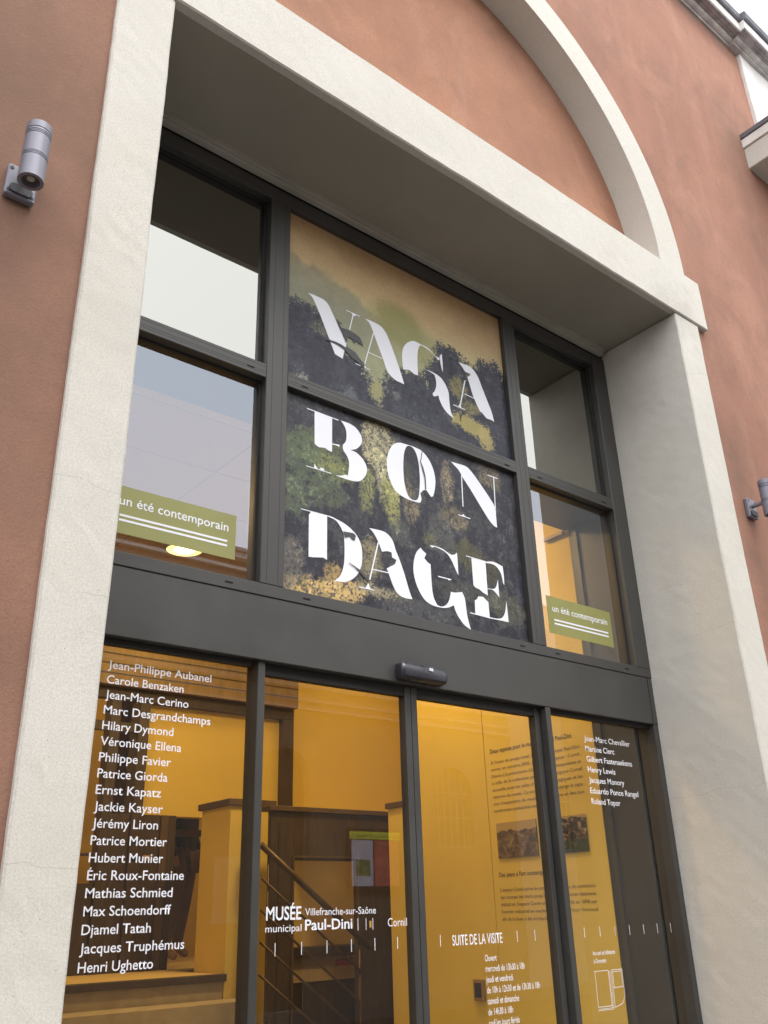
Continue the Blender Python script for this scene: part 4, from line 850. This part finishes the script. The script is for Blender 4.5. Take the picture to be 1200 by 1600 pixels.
# person on the landing behind the dark screen, seen from behind the doors
def person():
    root = thing('person', 'person in a dark jacket and brown trousers walking behind the dark screen inside', 'person', (4.18, 8.2, 1.25))
    J = {'pelvis': (0, 0, .90, .13), 'belly': (0, 0, 1.02, .125), 'chest': (0, .02, 1.25, .15), 'neck0': (0, .01, 1.42, .07), 'neck': (0, -.005, 1.49, .052), 'head': (0, -.02, 1.57, .078), 'crown': (0, -.015, 1.66, .082), 'top': (0, -.01, 1.72, .045),
         'hl': (-.09, 0, .86, .098), 'kl': (-.13, .0, .48, .062), 'al': (-.17, .04, .10, .042), 'fl': (-.19, -.10, .035, .035),
         'hr': (.09, 0, .86, .098), 'kr': (.145, .04, .48, .062), 'ar': (.21, .12, .11, .042), 'fr': (.22, 0, .035, .035),
         'sl': (-.17, .02, 1.37, .062), 'el': (-.24, .05, 1.09, .047), 'wl': (-.22, -.05, .85, .03), 'ml': (-.215, -.08, .78, .028),
         'sr': (.17, .02, 1.37, .062), 'er': (.25, .04, 1.09, .047), 'wr': (.23, -.08, .87, .03), 'mr': (.225, -.11, .80, .028)}
    E = [('pelvis', 'belly'), ('belly', 'chest'), ('chest', 'neck0'), ('neck0', 'neck'), ('neck', 'head'), ('head', 'crown'), ('crown', 'top'), ('pelvis', 'hl'), ('hl', 'kl'), ('kl', 'al'), ('al', 'fl'), ('pelvis', 'hr'), ('hr', 'kr'), ('kr', 'ar'), ('ar', 'fr'),
         ('chest', 'sl'), ('sl', 'el'), ('el', 'wl'), ('wl', 'ml'), ('chest', 'sr'), ('sr', 'er'), ('er', 'wr'), ('wr', 'mr')]
    def skin(name, names, edges, mat, grow=1.0, rootn=None):
        idx = {n: i for i, n in enumerate(names)}
        me = bpy.data.meshes.new(name); me.from_pydata([J[n][:3] for n in names], [(idx[a], idx[b]) for a, b in edges], [])
        o = bpy.data.objects.new(name, me); COL.objects.link(o)
        sk = o.modifiers.new('s', 'SKIN'); sk.use_smooth_shade = True
        for n in names:
            d = me.skin_vertices[0].data[idx[n]]; d.radius = (J[n][3] * grow, J[n][3] * grow * (.75 if n in ('pelvis', 'belly', 'chest') else 1)); d.use_root = (n == (rootn or names[0]))
        o.modifiers.new('u', 'SUBSURF').levels = 2; o.modifiers['u'].render_levels = 2
        dg = bpy.context.evaluated_depsgraph_get(); m2 = bpy.data.meshes.new_from_object(o.evaluated_get(dg)); bpy.data.objects.remove(o)
        m2.materials.clear(); m2.materials.append(mat)
        return link(bpy.data.objects.new(name, m2), root)
    skin('body', [k for k in J if k != 'hem'], E, plain('skin', (.20, .12, .08), .6), 1.0)
    J['hem'] = (0, 0, .84, .14)
    jn = ['belly', 'hem', 'pelvis', 'chest', 'neck0', 'sl', 'el', 'wl', 'sr', 'er', 'wr']
    skin('jacket', jn, [('belly', 'pelvis'), ('pelvis', 'hem'), ('belly', 'chest'), ('chest', 'neck0'), ('chest', 'sl'), ('sl', 'el'), ('el', 'wl'), ('chest', 'sr'), ('sr', 'er'), ('er', 'wr')], plain('dark_jacket', (.014, .012, .012), .8), 1.22, 'belly')
    tn = ['pelvis', 'hl', 'kl', 'al', 'hr', 'kr', 'ar']
    skin('trousers', tn, [('pelvis', 'hl'), ('hl', 'kl'), ('kl', 'al'), ('pelvis', 'hr'), ('hr', 'kr'), ('kr', 'ar')], plain('brown_trousers', (.11, .075, .04), .85), 1.2, 'pelvis')
    bm = bmesh.new(); bmesh.ops.create_uvsphere(bm, u_segments=20, v_segments=14, radius=.098, matrix=Matrix.Translation((0, .012, 1.665)) @ Matrix.Diagonal((.95, 1.05, 1.0, 1)))
    for vv in bm.verts: vv.co += mnoise.noise_vector(vv.co * 30) * .006
    me = bpy.data.meshes.new('hair'); bm.to_mesh(me); bm.free(); me.materials.append(plain('dark_hair', (.02, .014, .01), .7)); link(bpy.data.objects.new('hair', me), root)
    root.rotation_euler[2] = math.radians(35)
    return root
person()

# ------------------------------------------------------------------ building across the street (seen only in the glass)
OY = -7.88
M_OPP = plain('opposite_beige_render', (.36, .31, .25), .9, var=.12, scale=1.2, bmp=.2, spec=.2)
M_OPPW = plain('opposite_white_trim', (.68, .66, .62), .8, spec=.2)
M_ODARK = plain('opposite_dark_void', (.02, .02, .022), .4)
M_ROOF = plain('roof_tiles', (.28, .13, .08), .9, var=.3, scale=8)
OB = thing('opposite_house', 'beige house across the street with arched windows, seen reflected in the glass', 'house', (6, OY, 0))
def hole_arch(xc, w, z0, zs):
    r = w / 2; return [(xc - r, z0), (xc + r, z0)] + [(xc + r * math.cos(math.radians(a)), zs + r * math.sin(math.radians(a))) for a in range(0, 181, 10)]
specs = [(9.07, 1.1, .15, 3.85), (13.18, 1.05, 2.74, 3.80), (4.9, 1.1, 2.74, 3.8), (17.0, 1.05, 2.74, 3.8)]
slab('wall', [[(-14, 0), (15.0, 0), (15.0, 7.86), (-14, 7.86)]] + [hole_arch(*s) for s in specs[:3]], OY - .35, OY, M_OPP, OB)
def arch_window(xc, w, z0, zs, par, door=False):
    wd = bpy.data.objects.new('window', None); link(wd, par); wd.empty_display_size = .1
    r = w / 2; y = OY - .10
    me = curve_mesh([hole_arch(xc, w - .02, z0 + .01, zs)]); place_mesh(me, 'pane', M_ODARK if door else M_OPPG, wd, Matrix.Translation((0, OY - .2, 0)) @ Matrix(((1, 0, 0, 0), (0, 0, -1, 0), (0, 1, 0, 0), (0, 0, 0, 1))))
    if door: return
    for k in range(1, 6):
        x = xc - r + w * k / 6; zt = zs + math.sqrt(max(0, r * r - (x - xc) ** 2)) - .01
        box('glazing_bar', x - .014, x + .014, y - .02, y, z0 + .01, zt, M_OPPW, wd)
    for z in (z0 + .02, z0 + (zs - z0) * .55, zs): box('glazing_bar', xc - r + .01, xc + r - .01, y - .018, y + .004, z, z + .03, M_OPPW, wd)
M_OPPG = plain('opposite_window_pane', (.10, .11, .12), .2)
arch_window(*specs[0], OB, True); arch_window(*specs[1], OB); arch_window(*specs[2], OB)
for z, h, d in ((5.52, .05, .10), (5.28, .04, .07), (5.10, .05, .12), (7.55, .06, .12), (7.75, .10, .22)): box('string_course', -14, 14.95, OY + .001, OY + d, z, z + h, M_OPPW, OB)
box('eaves', -14.2, 15.0, OY - .4, OY + .28, 7.861, 7.93, M_CORN, OB)
O2 = thing('opposite_house', 'taller pale house across the street beyond the beige one', 'house', (24, OY, 0))
slab('wall', [[(15.02, 0), (40, 0), (40, 8.5), (15.02, 8.5)], hole_arch(*specs[3])], OY - .35, OY + .001, M_OPPW, O2); arch_window(*specs[3], O2)
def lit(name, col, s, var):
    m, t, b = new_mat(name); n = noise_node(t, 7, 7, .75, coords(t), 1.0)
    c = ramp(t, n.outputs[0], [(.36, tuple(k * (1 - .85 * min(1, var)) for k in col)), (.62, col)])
    t.links.new(c, b.inputs['Base Color']); t.links.new(c, b.inputs['Emission Color']); b.inputs['Emission Strength'].default_value = s  # sheets given a glow of their own to read brighter in the glass
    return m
PN = thing('poster_case', 'glazed poster case with yellow heading and two sheets, mirrored faintly in the left sliding door', 'poster case', (11.05, OY + .02, 1.95))
box('case', 10.42, 11.70, OY + .001, OY + .05, 1.92, 3.05, M_FRAME, PN)
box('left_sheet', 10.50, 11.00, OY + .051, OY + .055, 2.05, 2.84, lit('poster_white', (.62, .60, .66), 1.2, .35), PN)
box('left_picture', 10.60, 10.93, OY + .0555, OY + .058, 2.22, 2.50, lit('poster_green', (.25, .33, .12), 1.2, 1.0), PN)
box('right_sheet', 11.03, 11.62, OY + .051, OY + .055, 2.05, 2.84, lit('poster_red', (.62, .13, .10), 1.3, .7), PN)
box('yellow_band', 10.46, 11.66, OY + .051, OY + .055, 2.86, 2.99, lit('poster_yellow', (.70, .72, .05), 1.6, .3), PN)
for k in range(22): box('band_mark', 10.49 + .053 * k, 10.508 + .053 * k, OY + .0555, OY + .0575, 2.88, 2.93 + .03 * (k % 2), M_FRAME, PN)
NT = thing('pale_notice', 'pale notice board on the beige house, seen only in reflection', 'notice', (8.0, OY, 1.5))
box('board', 7.70, 8.30, OY + .001, OY + .03, 1.50, 2.52, plain('pale_board', (.7, .68, .62), .6), NT)
box('board_panel', 7.78, 8.22, OY + .031, OY + .034, 1.62, 2.38, plain('pale_board_print', (.5, .5, .48), .6, var=.3, scale=12), NT)
